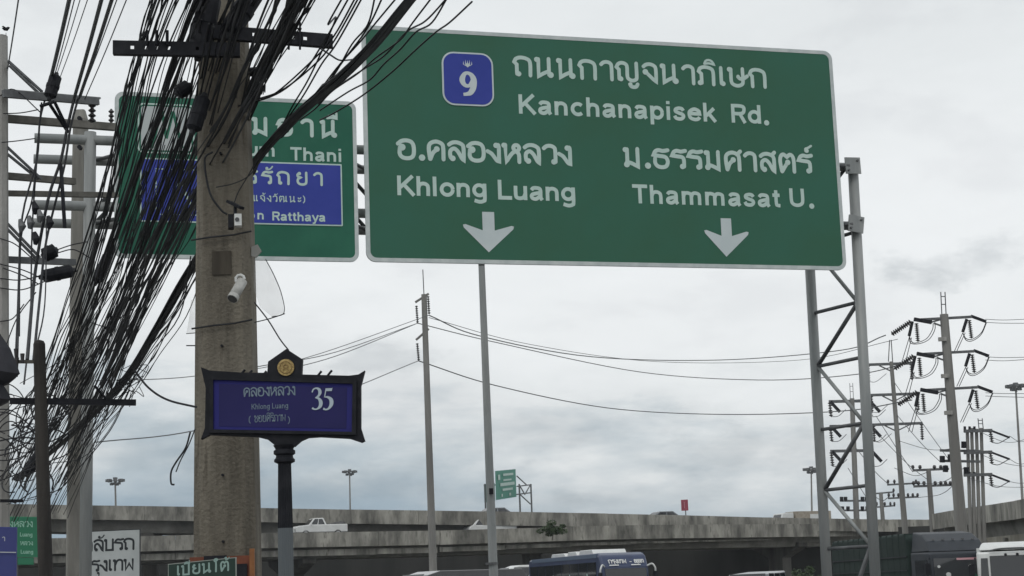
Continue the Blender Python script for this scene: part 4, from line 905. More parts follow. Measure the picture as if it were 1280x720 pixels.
# ================================================================ right hand transmission line
def tl_pole(label, x0, y0, x1, y1, Y, r0, r1, arms, s=1.0, spike=None, m=CONC_F, group='power poles on the right'):
    t, base, top = round_pole('transmission_pole', label, x0, y0, x1, y1, Y, r0, r1, m, 'power pole', group, n=10)
    if spike:
        for dx in (-2.5 * s, 2.8 * s): MB().tube([P(x0 + dx - 1.5 * s, y0 - spike, Y), P(x0 + dx, y0 + 3, Y)], .035, 5).build('spike', GALV_D, t, True)
        for f_ in (.45, .8): MB().tube([P(x0 - 3.6 * s, y0 - spike * f_, Y), P(x0 + 2 * s, y0 - spike * f_, Y)], .03, 5).build('spike_rung', GALV_D, t, True)
    return t
def strain_level(t, x, y, Y, s, left=True, right=True, long_=True, k=0):
    """one crossarm of a strain pole with its insulators and jumper loops; x,y = where it crosses the pole"""
    q = lambda dx, dy, dY=0: P(x + dx * s, y + dy * s, Y + dY)
    MB().bar(q(-38, 2), q(34, -2), .16 * s, .14 * s).build('crossarm', GALV_D, t, True)
    if left:
        MB().bar(q(-38, 1), q(-16, 5), .18 * s, .2 * s).build('arm_tip', BLKM, t, True)
        beads(t, q(-42, 4), q(-66, 20), 10, .16 * s)
        MB().tube([q(-40, 4), q(-44, 22)], .095 * s, 7).build('strain_insulator', BLKM, t, True)
        beads(t, q(-35, 6), q(-33, 29), 9, .13 * s)
        for a_ in ((-44, 22), ):
            MB().tube(catmull([q(*a_), q(-40, 30), q(-33, 30), q(-22, 25), q(-15, 14), q(-14, 6)]), .028 * s, 4).build('jumper_wire', BLK, t, True)
            MB().tube(catmull([q(-44, 23), q(-42, 31), q(-31, 31.5), q(-19, 26), q(-12, 14), q(-12, 5)]), .028 * s, 4).build('jumper_wire', BLK, t, True)
        for dx in (0, 3): MB().tube([q(-44 + dx, 24), q(-53 + dx * 1.5, 54)], .025 * s, 4).build('tap_wire', BLK, t, True)
        for w0, w1 in (((-13, 6), (-2, 10)), ((-17, 5), (-3, 1))): MB().bar(q(*w0), q(*w1), .09 * s, .09 * s).build('stay', GALV_D, t, True)
    if right:
        MB().bar(q(33, -3), q(52, 4), .15 * s, .15 * s).build('arm_tip', BLKM, t, True)
        MB().tube([q(28, 1), q(23, 17)], .095 * s, 7).build('strain_insulator', BLKM, t, True)
        beads(t, q(31, 2), q(34, 25), 9, .13 * s)
        for dd_ in (0, 2): MB().tube(catmull([q(23, 18), q(27, 25 + dd_), q(35, 26 + dd_), q(46, 18 + dd_), q(52 + dd_ * .4, 5)]), .028 * s, 4).build('jumper_wire', BLK, t, True)
        for dx in (0, 3): MB().tube([q(23 + dx, 18), q(12 + dx, 42)], .025 * s, 4).build('tap_wire', BLK, t, True)
    return t
GT = 'power poles on the right'
t = tl_pole('thickest and tallest concrete power pole at right with three heavy crossarms', 1180, 393, 1201, 655, 100, .25, .39, None, 1, 28)
for (x, y) in ((1180.5, 398), (1184, 441), (1188.5, 486)): strain_level(t, x, y, 100, 1.0)
for px, py in ((1178, 424), (1181.5, 470), (1185.5, 516)): MB().box(P(px, py, 99.7), (.45, .2, .22)).build('step_bracket', CONC_W, t, True)
for (py, xa, xb) in ((563, 1175, 1262), (576, 1176, 1255)): MB().bar(P(xa, py, 100.5), P(xb if 0 else 1225, py + 1, 100.5), .12, .14).build('crossarm', GALV_D, t, True)
for px, py in ((1178, 578), (1188, 576), (1193, 592), (1182, 590), (1199, 594), (1205, 560), (1208, 592)): MB().tube([P(px, py - 8, 100.3), P(px, py, 100.3)], .16, 7).build('insulator', BLKM, t, True)
t = tl_pole('slimmer concrete power pole just left of the thickest one, second tallest', 1114, 452, 1130.5, 652, 150, .17, .30, None, 1)
MB().tube([P(1112, 425, 150), P(1110.5, 452, 150)], .05, 4).build('spike', GALV_D, t, True); MB().tube([P(1114, 425, 150), P(1116, 455, 150)], .05, 4).build('spike', GALV_D, t, True)
for (y, xa, xb, xm) in ((455, 1083, 1140, 1114), (493, 1087, 1148, 1117), (530, 1090, 1153, 1120.5)):
    MB().bar(P(xa, y + 1, 150), P(xb, y - 1, 150), .2, .22).build('crossarm', GALV_D, t, True)
    MB().bar(P(xa + 16, y + 2, 150), P(xm, y + 9, 150), .1, .1).build('stay', GALV_D, t, True); MB().bar(P(xb - 14, y, 150), P(xm, y + 9, 150), .1, .1).build('stay', GALV_D, t, True)
    beads(t, P(xa + 2, y + 2, 150), P(xa + 3, y + 22, 150), 7, .16); beads(t, P(xb - 1, y, 150), P(xb, y + 20, 150), 7, .16)
    MB().tube(catmull([P(xa + 3, y + 22, 150), P(xa + 12, y + 22, 150), P(xm - 6, y + 12, 150)]), .03, 4).build('jumper_wire', BLK, t, True)
t = tl_pole('grey power pole seen between the two legs of the gantry mast', 1065, 498, 1071, 656, 190, .26, .36, None, .7, 19)
for (x, y) in ((1066, 502), (1067, 533), (1068, 564)):
    q = lambda dx, dy: P(x + dx, y + dy, 190)
    MB().bar(q(-30, 0), q(24, -1), .3, .3).build('crossarm', GALV_D, t, True)
    for sx in (-28, 22):
        MB().bar(q(sx, 0), q(sx + 12, 13), .32, .3).build('arm_tip', BLKM, t, True); beads(t, q(sx - 1, 1), q(sx + 1, 19), 6, .22)
        MB().tube(catmull([q(sx + 1, 19), q(sx + 10, 18), q(sx + 19, 10)]), .045, 4).build('jumper_wire', BLK, t, True)
for j, (y, xs) in enumerate(((626, (1052, 1057, 1078, 1083)), (638, (1053, 1060, 1078, 1084)))):
    MB().bar(P(1052, y, 190), P(1082, y, 190), .2, .2).build('crossarm', GALV_D, t, True)
    for x in xs: MB().tube([P(x, y - 5, 190), P(x, y + 1, 190)], .2, 6).build('insulator', BLKM, t, True)
CL4 = ['leftmost pole of the four pole cluster at right', 'second pole from the left in the four pole cluster at right', 'third pole from the left in the four pole cluster at right', 'rightmost pole of the four pole cluster, with drooping arms']
cl = []
for i, (xa, xb, y0) in enumerate(((1209, 1213, 537), (1214.5, 1218, 535), (1220.5, 1224, 536), (1226.5, 1230, 535))):
    cl.append(tl_pole(CL4[i], xa, y0, xb, 655, 118, .115, .15, None, 1, 12 if i == 3 else None))
for i, y in enumerate((538, 565, 593)):
    t = cl[3]; q = lambda a, b: P(a, b, 117.6)
    MB().bar(q(1205, y + 1), q(1240, y), .22, .2).build('crossarm', GALV_D, t, True)
    MB().bar(q(1238, y), q(1262, y + 9), .12, .12).build('arm_tip', BLKM, t, True)
    beads(t, q(1238, y + 1), q(1240, y + 15), 5, .15)
    MB().tube(catmull([q(1240, y + 15), q(1248, y + 16), q(1256, y + 12), q(1261, y + 9)]), .035, 4).build('jumper_wire', BLK, t, True)
    for x in (1206, 1212, 1218): MB().tube([q(x, y - 5 + (i > 0) * 2), q(x, y + 2)], .09, 6).build('insulator', BLKM, t, True)
def dist_pole(label, x0, y0, x1, Y, r, rows, group='low distribution poles beyond the flyover'):
    t, b_, tp_ = round_pole('distribution_pole', label, x0, y0, x1, 656, Y, r, r * 1.5, CONC_F, 'power pole', group, n=8)
    for y, xa, xb, pins in rows:
        MB().bar(P(xa, y + 1, Y), P(xb, y - 1, Y), .18, .2).build('crossarm', GALV_D, t, True)
        for x in pins: MB().tube([P(x, y - 5.5, Y - .05), P(x, y - 3, Y - .05), P(x, y, Y - .05)], [.10, .17, .05], 6).build('insulator', INS, t, True)
    return t
dist_pole('low concrete power pole between slim and thick poles, widest row of pin insulators', 1160.5, 586, 1165.5, 150, .2, ((587, 1141, 1186, (1141, 1150, 1168, 1176, 1182)), (607, 1142, 1192, (1142, 1148, 1155, 1169, 1176, 1182, 1188))))
dist_pole('small distant power pole with two rows of pin insulators right of the gantry mast', 1101, 616, 1104, 230, .25, ((616, 1094, 1117, (1117,)), (633, 1095, 1119, (1096, 1106, 1113, 1118))))
dist_pole('small distant power pole crossing behind the slim second tallest pole', 1127, 606, 1130, 200, .2, ((605, 1109, 1146, (1110, 1118, 1145)), (622, 1110, 1148, (1111, 1117, 1123, 1135, 1141, 1147))))
# ---------------------------------------------------------------- high mast lights
def high_mast(label, x, ytop, Y, s, nl=8, xb=None):
    t, b_, tp_ = round_pole('high_mast_light', label, x, ytop, (xb or x + .8), 640, Y, .16 * s, .3 * s, CONC_F, 'mast light', 'high mast lights', n=8)
    c = tp_; R_ = 9.5 * s / FPX * Y
    MB().tube([c + Vector((R_ * .5 * math.cos(i * .4488), R_ * .5 * math.sin(i * .4488), 0)) for i in range(15)], .06 * s, 5, False).build('ring', GALV_D, t, True)
    for k in range(nl):
        a_ = 2 * math.pi * k / nl + .2; d = Vector((math.cos(a_), math.sin(a_), 0))
        MB().bar(c + d * .1, c + d * R_ * .8, .07 * s, .07 * s).build('arm', GALV_D, t, True)
        MB().box(c + d * R_ + UP * .05, (R_ * .5, R_ * .4, R_ * .34), a_).build('floodlight', GALV_D, t, True)
    for k in range(5): a_ = 2 * math.pi * k / 5; MB().box(c + Vector((math.cos(a_), math.sin(a_), 0)) * R_ * .5 - UP * R_ * (.35 + .1 * (k % 2)), (R_ * .4, R_ * .3, R_ * .3), a_).build('floodlight', GALV_D, t, True)
    MB().box(c + UP * R_ * .3, (R_ * .5, R_ * .5, R_ * .3)).build('winch_box', GALV_D, t, True)
high_mast('small high mast light above the flyover between the left pole and the fat pole', 144, 601, 330, 1.0)
high_mast('small high mast light above the flyover right of the street name post', 437, 590, 330, .8)
high_mast('small high mast light left of the gantry mast legs', 1014, 587, 340, .9)
high_mast('nearest high mast light at the right picture edge', 1269.5, 483, 330, 1.08, 10, 1279)
# ---------------------------------------------------------------- far gantry sign, billboard
fg = thing('direction_sign', 'tiny distant green direction sign on its own gantry above the flyover', 'road sign', P(632, 640, 215))
MB().prism([(0, 0), (1, 0), (1, 1), (0, 1)], P(620, 625, 214), P(645.5, 621, 224) - P(620, 625, 214), UP * 3.55, Vector((.02, .15, 0))).build('panel', mat('far_sign_green', (.045, .26, .19), .6), fg, True)
o_ = P(620, 625, 214); ax = P(645.5, 621, 224) - o_; nrm = Vector((ax.y, -ax.x, 0)).normalized() * .08
for v0, v1, u0_, u1_ in ((.80, .88, .35, .85), (.62, .68, .35, .75), (.45, .56, .2, .9), (.28, .36, .3, .8), (.08, .18, .24, .30), (.08, .18, .62, .70), (.68, .86, .1, .2)):
    MB().prism([(u0_, v0), (u1_, v0), (u1_, v1), (u0_, v1)], o_ + nrm, ax, UP * 3.55, nrm * .1).build('lettering', WHT, fg, True)
MB().prism([(0, 0), (1, 0), (1, 1), (0, 1)], P(605.5, 628, 216), P(619, 626, 216) - P(605.5, 628, 216), UP * 2.2, Vector((0, .15, 0))).build('side_panel', MATS['far_sign_green'], fg, True)
for px, Y in ((606, 216), (649, 216), (663.5, 226)):
    q = P(px, 605, Y); MB().tube([Vector((q.x, q.y, 3)), q], .11, 6).build('post', GALV_D, fg, True)
for (a, b) in (((646, 595), (658, 606)), ((646, 608), (663, 606)), ((646, 618), (663, 616)), ((649, 606), (656, 618)), ((656, 618), (663, 606)), ((605, 607), (621, 606)), ((650, 618), (663, 630))):
    MB().tube([P(*a, 220), P(*b, 222)], .08, 5).build('lattice_bar', GALV_D, fg, True)
bb = thing('billboard', 'small crimson billboard on a post beyond the flyover', 'billboard', P(856, 640, 260))
MB().prism([(0, 0), (1, 0), (1, 1), (0, 1)], P(852, 638.5, 260), P(860.5, 638, 261) - P(852, 638.5, 260), UP * 1.62, Vector((0, .3, 0))).build('panel', mat('crimson_print', (.30, .025, .06), .6, c2=(.38, .05, .09), scale=2), bb, True)
MB().prism([(.38, .2), (.52, .2), (.52, .8), (.38, .8)], P(852, 638.5, 259.9), P(860.5, 638, 260.9) - P(852, 638.5, 259.9), UP * 1.62, Vector((0, .03, 0))).build('print_mark', mat('pink_print', (.5, .2, .25), .6), bb, True)
q = P(857, 638, 260.4); MB().tube([Vector((q.x, q.y, 3)), q], .08, 6).build('post', GALV_D, bb, True)
# ================================================================ vehicles (local frame: x forward, z up, origin on the ground)
def side_prism(prof, w_, y0=None, taper=0):     # prof in (x,z), extruded across y with optional narrower top
    n = len(prof); zmax = max(z for x, z in prof); zmin = min(z for x, z in prof); vs = []
    for s_ in (-1, 1):
        for x, z in prof:
            k = 1 - taper * max(0, (z - zmin) / (zmax - zmin)); vs.append((x, s_ * w_ / 2 * k, z))
    return MB().add(vs, [tuple(range(n)), tuple(range(2 * n - 1, n - 1, -1))] + [(i, i + n, (i + 1) % n + n, (i + 1) % n) for i in range(n)])
def bevel(o, wdt=.04, seg=2):
    md = o.modifiers.new('bevel', 'BEVEL'); md.width = wdt; md.segments = seg; md.limit_method = 'ANGLE'; md.angle_limit = .6; return o
WHM = {}
def wheels(t, xs, tr, r=.34, wd=.22):
    for x in xs:
        for s_ in (-1, 1):
            key = (r, wd)
            if key not in WHM:
                a = MB().tube([(0, -wd / 2, 0), (0, -wd / 2 + .03, 0), (0, wd / 2 - .03, 0), (0, wd / 2, 0)], [r * .92, r, r, r * .92], 18); tm = a.build('tyre', TYRE)
                b = MB().tube([(0, -wd / 2 - .01, 0), (0, wd / 2 + .01, 0)], r * .6, 12); rm = b.build('rim', CHROME)
                WHM[key] = (tm.data, rm.data); bpy.data.objects.remove(tm); bpy.data.objects.remove(rm)
            wt = bpy.data.objects.new('wheel', WHM[key][0]); col.objects.link(wt); wt.parent = t; wt.location = (x, s_ * (tr / 2 - wd / 2), r)
            rm = bpy.data.objects.new('rim', WHM[key][1]); col.objects.link(rm); rm.parent = wt
RED = mat('tail_lamp_red', (.35, .02, .02), .3); LAMP = mat('clear_lamp', (.5, .5, .5), .15, spec=.8)
def car(label, x, y, z, rz, paint, kind='saloon', L_=4.4, group=None, name='car', cat='car'):
    t = thing(name, label, cat, (x, y, z), rz, group); W_ = 1.78
    if kind == 'saloon': body = [(-L_ / 2, .35), (L_ / 2, .35), (L_ / 2, .62), (L_ / 2 - .15, .78), (L_ * .22, .92), (-L_ * .32, .98), (-L_ / 2, .9)]; cab = [(L_ * .24, .90), (L_ * .07, 1.42), (-.25 * L_, 1.44), (-L_ * .40, .96)]
    elif kind == 'van': body = [(-L_ / 2, .3), (L_ / 2, .3), (L_ / 2, .8), (L_ / 2 - .25, 1.05), (-L_ / 2, 1.1)]; cab = [(L_ / 2 - .3, 1.0), (L_ / 2 - 1.15, 1.85), (-L_ / 2 + .1, 1.95), (-L_ / 2, 1.0)]
    elif kind == 'minibus': body = [(-L_ / 2, .3), (L_ / 2, .3), (L_ / 2, .9), (L_ / 2 - .3, 1.2), (-L_ / 2, 1.25)]; cab = [(L_ / 2 - .35, 1.15), (L_ / 2 - 1.2, 2.15), (L_ / 2 - 1.7, 2.28), (-L_ / 2 + .15, 2.28), (-L_ / 2, 2.1), (-L_ / 2, 1.15)]
    elif kind == 'pickup': body = [(-L_ / 2, .45), (L_ / 2, .45), (L_ / 2, .85), (L_ / 2 - .2, 1.02), (L_ * .20, 1.1), (-L_ / 2, 1.12)]; cab = [(L_ * .26, 1.05), (L_ * .14, 1.66), (-.04 * L_, 1.68), (-L_ * .10, 1.05)]
    bevel(side_prism(body, W_).build('body', paint, t), .07, 3); bevel(side_prism(cab, W_ - .06, taper=.14).build('cabin', paint, t), .05)
    # windows proud of the cabin
    zs = [p[1] for p in cab]; z0, z1 = min(zs) + .07, max(zs) - .09; xs0 = min(p[0] for p in cab); xs1 = max(p[0] for p in cab)
    cxm = [p for p in cab if p[1] > z1 - .1]; xt0 = min(p[0] for p in cxm); xt1 = max(p[0] for p in cxm)
    def edge(zf, fr):
        return (xs1 * (1 - zf) + xt1 * zf) if fr else (xs0 * (1 - zf) + xt0 * zf)
    zz0 = (z0 - min(zs)) / (max(zs) - min(zs)); zz1 = (z1 - min(zs)) / (max(zs) - min(zs)); hw = (W_ - .06) / 2
    ns = 3 if kind in ('van', 'minibus') else 2
    for s_ in (-1, 1):
        for k in range(ns):
            f0 = k / ns + .03; f1 = (k + 1) / ns - .03; m = MB()
            q = [Vector((edge(z_, 0) + .12 + (edge(z_, 1) - edge(z_, 0) - .24) * f_, s_ * hw * (1 - .14 * z_) + s_ * .006, min(zs) + z_ * (max(zs) - min(zs)))) for z_, f_ in ((zz0, f0), (zz0, f1), (zz1, f1), (zz1, f0))]
            m.add(q + [v + Vector((0, s_ * -.02, 0)) for v in q], [(0, 1, 2, 3), (7, 6, 5, 4), (0, 4, 5, 1), (1, 5, 6, 2), (2, 6, 7, 3), (3, 7, 4, 0)]); m.build('window', GLASS, t)
    for fr in (1, 0):
        sg_ = 1 if fr else -1; q = [Vector((edge(z_, fr) + sg_ * .012, y_ * (1 - .14 * z_), min(zs) + z_ * (max(zs) - min(zs)))) for z_, y_ in ((zz0, -hw + .1), (zz0, hw - .1), (zz1, hw - .1), (zz1, -hw + .1))]
        MB().add(q, [(0, 1, 2, 3)]).build('windscreen' if fr else 'rear_window', GLASS, t)
    wheels(t, (L_ * .31, -L_ * .31), W_)
    for s_ in (-1, 1):
        MB().box((L_ / 2 - .02, s_ * (W_ / 2 - .28), .72), (.08, .34, .14)).build('headlight', LAMP, t); MB().box((-L_ / 2 + .02, s_ * (W_ / 2 - .2), .82), (.08, .22, .16)).build('tail_light', RED, t)
        MB().box((xs1 - .25, s_ * (W_ / 2 + .08), min(zs) + .08), (.08, .16, .11)).build('mirror', paint, t)
    return t
def at_ground(px, Y): p = P(px, 700, Y); return p.x, p.y
DARKP = mat('black_car_paint', (.012, .013, .016), .2, coat=.6); GREYP = mat('grey_car_paint', (.14, .15, .16), .3, .3, coat=.4); SILVP = mat('silver_car_paint', (.35, .36, .37), .3, .4, coat=.4)
# on the decks: z found from the deck path
def deck_z(pts, x):
    pts = sorted(pts); 
    for a, b in zip(pts, pts[1:]):
        if a[0] <= x <= b[0]: f_ = (x - a[0]) / (b[0] - a[0]); return a[2] + (b[2] - a[2]) * f_ + .0, a[1] + (b[1] - a[1]) * f_
    return pts[-1][2], pts[-1][1]
def on_deck(pts, px, off):
    # the point on the deck, off metres behind its parapet, on the sight line of column px
    x = 0
    for _ in range(20):
        z, y = deck_z(pts, x); p = P(px, 660, y + off); x = p.x
    return x, y + off, z - .0
rzB = math.atan2(B_PTS[5][1] - B_PTS[3][1], B_PTS[5][0] - B_PTS[3][0]); rzL = rzB + math.pi
x, y, z = on_deck(B_PTS, 399, 2.6); zz_ = P(380, 648.5, y).z
tr = car('white pickup truck heading left on the lower flyover, loaded cargo bed', x, y, max(z + .22, zz_ - 1.68), rzL, WPAINT, 'pickup', 4.6, None, 'pickup_truck', 'pickup truck')
lo = tag(side_prism([(-2.1, 1.0), (-.7, 1.0), (-.9, 1.22), (-1.7, 1.36), (-2.2, 1.30)], 1.3).build('cargo_sacks', mat('grey_sacks', (.09, .09, .09), .9, c2=(.15, .15, .15), scale=3)), 'grey sacks piled in the bed of the white pickup', 'sacks'); lo.location = tr.location; lo.rotation_euler = tr.rotation_euler
x, y, z = on_deck(B_PTS, 612, 2.6); car('white van heading left on the lower flyover behind the tall lamp pole', x, y, P(612, 644.5, y).z - 1.93, rzL, WPAINT, 'van', 4.6, None, 'van', 'van')
x, y, z = on_deck(A_PTS, 614, 2.8); car('dark grey car roof showing over the upper flyover parapet behind the lamp pole', x, y, P(614, 635.5, y).z - 1.40, rzL, GREYP, 'saloon', 4.4)
x, y, z = on_deck(A_PTS, 825, 2.8); car('dark car half hidden by the parapet near the crimson billboard', x, y, P(825, 640, y).z - 1.40, rzL, GREYP, 'saloon', 4.4)
x, y, z = on_deck(A_PTS, 1001, 3)
def lorry(label, x, y, z, rz, cabp, boxm, s=1.0):
    t = thing('lorry', label, 'lorry', (x, y, z), rz)
    bevel(side_prism([(1.3, .5), (2.9, .5), (2.95, 1.5), (2.5, 2.6), (1.3, 2.65)], 1.9).build('cab', cabp, t), .06)
    MB().add([(2.94, -.75, 1.6), (2.94, .75, 1.6), (2.57, .7, 2.48), (2.57, -.7, 2.48)], [(0, 1, 2, 3)]).build('windscreen', GLASS, t)
    for s_ in (-1, 1): MB().add([(1.6, s_ * .91, 1.35), (2.6, s_ * .91, 1.35), (2.35, s_ * .91, 2.0), (1.6, s_ * .91, 2.0)], [(0, 1, 2, 3)]).build('window', GLASS, t)
    MB().box((-.95, 0, .62), (4.2, 1.0, .2)).build('chassis', BLKM, t); MB().box((-.95, 0, 1.75), (4.1, 2.0, 2.0)).build('cargo_box', boxm, t)
    for s_ in (-1, 1): MB().box((-1.2, s_ * 1.01, 1.9), (1.3, .03, 1.1)).build('side_panel', WPAINT, t)
    for k in range(5): MB().box((-2.8 + k * .95, -1.02, 1.75), (.06, .05, 1.98)).build('rib', GALV_D, t)
    wheels(t, (2.1, -1.9), 1.9, .4, .26)
    return t
lorry('small white cab lorry with tan cargo box on the flyover near the gantry mast', x, y, P(1001, 640, y).z - 2.72, rzL, WPAINT, mat('tan_cargo', (.30, .26, .21), .8, c2=(.4, .36, .3), scale=3))
# under the flyover
x, y = at_ground(457, 95); car('pale minibus far under the flyover, left one of two', x, y, 0, math.radians(170), WPAINT, 'minibus', 4.2, None, 'minibus', 'minibus').scale = (1.1, 1.1, 1.15)
x, y = at_ground(484, 95); car('pale minibus far under the flyover, right one of two', x, y, 0, math.radians(172), WPAINT, 'minibus', 4.2, None, 'minibus', 'minibus').scale = (1.1, 1.1, 1.15)
x, y = at_ground(528, 100); car('white van just left of the black minivan under the flyover', x, y, 0, math.radians(100), WPAINT, 'minibus', 4.8, None, 'van', 'van').scale = (1.1, 1.1, 1.12)
x, y = at_ground(562, 58); car('glossy black minivan with a bright roof line at the bottom centre', x, y, .0, math.radians(213), DARKP, 'minibus', 5.0, None, 'minivan', 'minivan').scale = (1, 1.08, 1.04)
x, y = at_ground(660, 104); car('white van partly hidden behind the tail of the blue bus', x, y, 0, math.radians(200), WPAINT, 'minibus', 4.8, None, 'van', 'van').scale = (1.15, 1.2, 1.38)
x, y = at_ground(942, 66); car('grey car roof just peeking in at the bottom edge right of the bus', x, y, 0, math.radians(250), GREYP, 'van', 4.4).scale = (1, 1, 1.05)
x, y = at_ground(370, 100); car('pale van partly behind the street name post at the bottom edge', x, y, 0, math.radians(175), WPAINT, 'minibus', 4.8, None, 'van', 'van').scale = (1, 1, 1.1)
# ---------------------------------------------------------------- bus
BB = mat('bus_blue', (.022, .036, .09), .35, c2=(.032, .05, .12), scale=1.2, coat=.2); BBL = mat('bus_pale_blue', (.085, .12, .18), .4)
pf = P(781, 688, 86); rz = math.radians(-72)
bus = thing('bus', 'dark blue coach with white air conditioning units on its roof and a lettered destination header', 'bus', (pf.x, pf.y, pf.z - 3.50), rz)
bl = 11.5; wb = 2.45; bus.location.z = 0; bus.scale.z = pf.z / 3.50
bevel(side_prism([(-bl, .35), (0, .35), (.12, 1.2), (-.02, 2.7), (-.35, 3.28), (-.8, 3.42), (-bl + .2, 3.38), (-bl, 3.1)], wb).build('body', BB, bus), .12, 3)
for s_ in (-1, 1):
    MB().box((-bl / 2, s_ * (wb / 2 - .03), 3.28), (bl - 1.4, .12, .2)).build('roof_rail', BBL, bus)
    for k in range(8): MB().box((-bl + .95 + k * 1.3, s_ * (wb / 2 + .006), 2.35), (1.22, .03, 1.25)).build('window', GLASS, bus)
    MB().box((-bl / 2 - .6, s_ * (wb / 2 + .012), 1.6), (bl - 1.8, .03, .12)).build('side_stripe', BBL, bus)
    for k in range(4): MB().box((-bl + 1.6 + k * 2.6, s_ * (wb / 2 + .026), 2.35), (.09, .02, .16)).build('curtain_tag', WHT, bus)
    MB().tube(catmull([(.05, s_ * (wb / 2 - .1), 2.72), (.25, s_ * (wb / 2 + .08), 2.80), (.32, s_ * (wb / 2 + .2), 2.62), (.30, s_ * (wb / 2 + .22), 2.45)]), .045, 6).build('mirror_arm', WPAINT, bus)
    MB().box((.30, s_ * (wb / 2 + .22), 2.22), (.14, .18, .40)).build('mirror', BLKM, bus)
    MB().box((.1, s_ * .85, .8), (.1, .4, .2)).build('headlight', LAMP, bus)
MB().add([(.145, -1.1, 1.3), (.145, 1.1, 1.3), (.02, 1.08, 2.62), (.02, -1.08, 2.62)], [(0, 1, 2, 3)]).build('windscreen', GLASS, bus)
for x0, l_, h_ in ((-3.1, 2.2, .22), (-5.2, 1.6, .20), (-7.4, 2.4, .16)):
    bevel(side_prism([(x0 - l_ / 2, 3.38), (x0 + l_ / 2, 3.38), (x0 + l_ / 2 - .25, 3.42 + h_), (x0 - l_ / 2 + .2, 3.42 + h_)], 1.8).build('roof_unit', WPAINT, bus), .03)
nrm_ = Vector((.6, 0, .33)).normalized()
def Fb(u, v, z=0): return Vector((-.0 - v * .5 + .03 + z * 3, u, 2.74 + v * .87 + z * 1))
for s, u, w_, hh, v in (('กรุงเทพ', -.85, .95, .24, .14), ('-', .25, .14, .2, .14), ('อยุธยา'.replace('', ''), .5, .5, .22, .14), ('BKK', 0, 0, 0, 0)):
    if w_: text_mesh(s, lambda a, b, z=0: Fb(a, b, z), u, v, hh, w_, 1.9).build('lettering', WPAINT, bus)
for u in (-.6, .55): MB().add([Fb(u - .25, .02, .002), Fb(u + .25, .02, .002), Fb(u + .25, .08, .002), Fb(u - .25, .08, .002)], [(0, 1, 2, 3)]).build('caption_strip', WPAINT, bus)
wheels(bus, (-2.4, -bl + 3.0), wb, .48, .3)
# ---------------------------------------------------------------- dark green covered truck
NVY = mat('truck_cab_paint', (.012, .017, .025), .5, c2=(.020, .026, .036), scale=1.5); TARP = mat('dark_green_tarp', (.007, .019, .016), .9, c2=(.013, .028, .024), scale=.9, bump=.6, bscale=3)
pf = P(1199, 692, 68); rz = math.radians(-83)
tk = thing('truck', 'large truck with dark green covered body and navy blue cab behind the gantry mast', 'truck', (pf.x, pf.y, pf.z - 2.72), rz)
bevel(side_prism([(-2.1, .55), (.1, .55), (.16, 1.5), (.02, 2.75), (-.1, 2.82), (-2.1, 2.85)], 2.45).build('cab', NVY, tk), .07, 3)
bevel(side_prism([(-2.2, 2.84), (-.12, 2.84), (-.55, 3.3), (-1.2, 3.62), (-2.2, 3.74)], 2.3, taper=.10).build('wind_deflector', NVY, tk), .05)
for k in range(5): MB().box((-.56 - .0, -.8 + k * .4, 3.36), (.06, .10, .07)).build('marker_lamp', GALV_D, tk)
MB().add([(.172, -1.1, 1.6), (.172, 1.1, 1.6), (.06, 1.08, 2.55), (.06, -1.08, 2.55)], [(0, 1, 2, 3)]).build('windscreen', GLASS, tk)
MB().add([(.075, -.15, 2.42), (.075, .75, 2.42), (.062, .75, 2.54), (.062, -.15, 2.54)], [(0, 1, 2, 3)]).build('sun_strip', mat('pink_strip', (.55, .30, .33), .6), tk)
for u, v, s_, c in ((-.55, 1.85, .10, WPAINT), (.45, 1.75, .13, GREEN2), (.35, 2.2, .06, WPAINT), (-.9, 2.2, .06, WPAINT)):
    MB().tube([(.16 - (v - 1.6) * .1, u, v), (.20 - (v - 1.6) * .1, u, v)], s_, 10).build('sticker', c, tk)
bevel(side_prism([(-12.6, 1.0), (-2.35, 1.0), (-2.35, 3.45), (-2.6, 3.72), (-12.4, 3.72), (-12.6, 3.5)], 2.5).build('cargo_cover', TARP, tk), .12, 3)
for k in range(14): MB().box((-12.2 + k * .74, 0, 2.36), (.05, 2.52, 2.70)).build('cover_hoop', TARP, tk)
for s_ in (-1, 1):
    for z_ in (1.5, 2.1, 2.7): MB().box((-7.4, s_ * 1.275, z_), (10, .03, .05)).build('rope', BLK, tk)
    MB().box((.1, s_ * 1.35, 2.1), (.12, .2, .5)).build('mirror', BLKM, tk); MB().tube([(.0, s_ * 1.2, 2.6), (.12, s_ * 1.36, 2.5), (.12, s_ * 1.36, 1.7)], .025, 6).build('mirror_arm', BLKM, tk)
    MB().box((.15, s_ * .85, .95), (.08, .4, .22)).build('headlight', LAMP, tk); MB().add([(-1.6, s_ * 1.235, 1.7), (-.5, s_ * 1.235, 1.7), (-.45, s_ * 1.235, 2.5), (-1.6, s_ * 1.235, 2.5)], [(0, 1, 2, 3)]).build('window', GLASS, tk)
MB().box((-6.5, 0, .78), (12, 1.0, .28)).build('chassis', BLKM, tk)
tk.location.z = 0; tk.scale.z = P(1199, 692, 68).z / 2.72
wheels(tk, (-1.2, -8.8, -10.1, -11.4), 2.5, .5, .32)
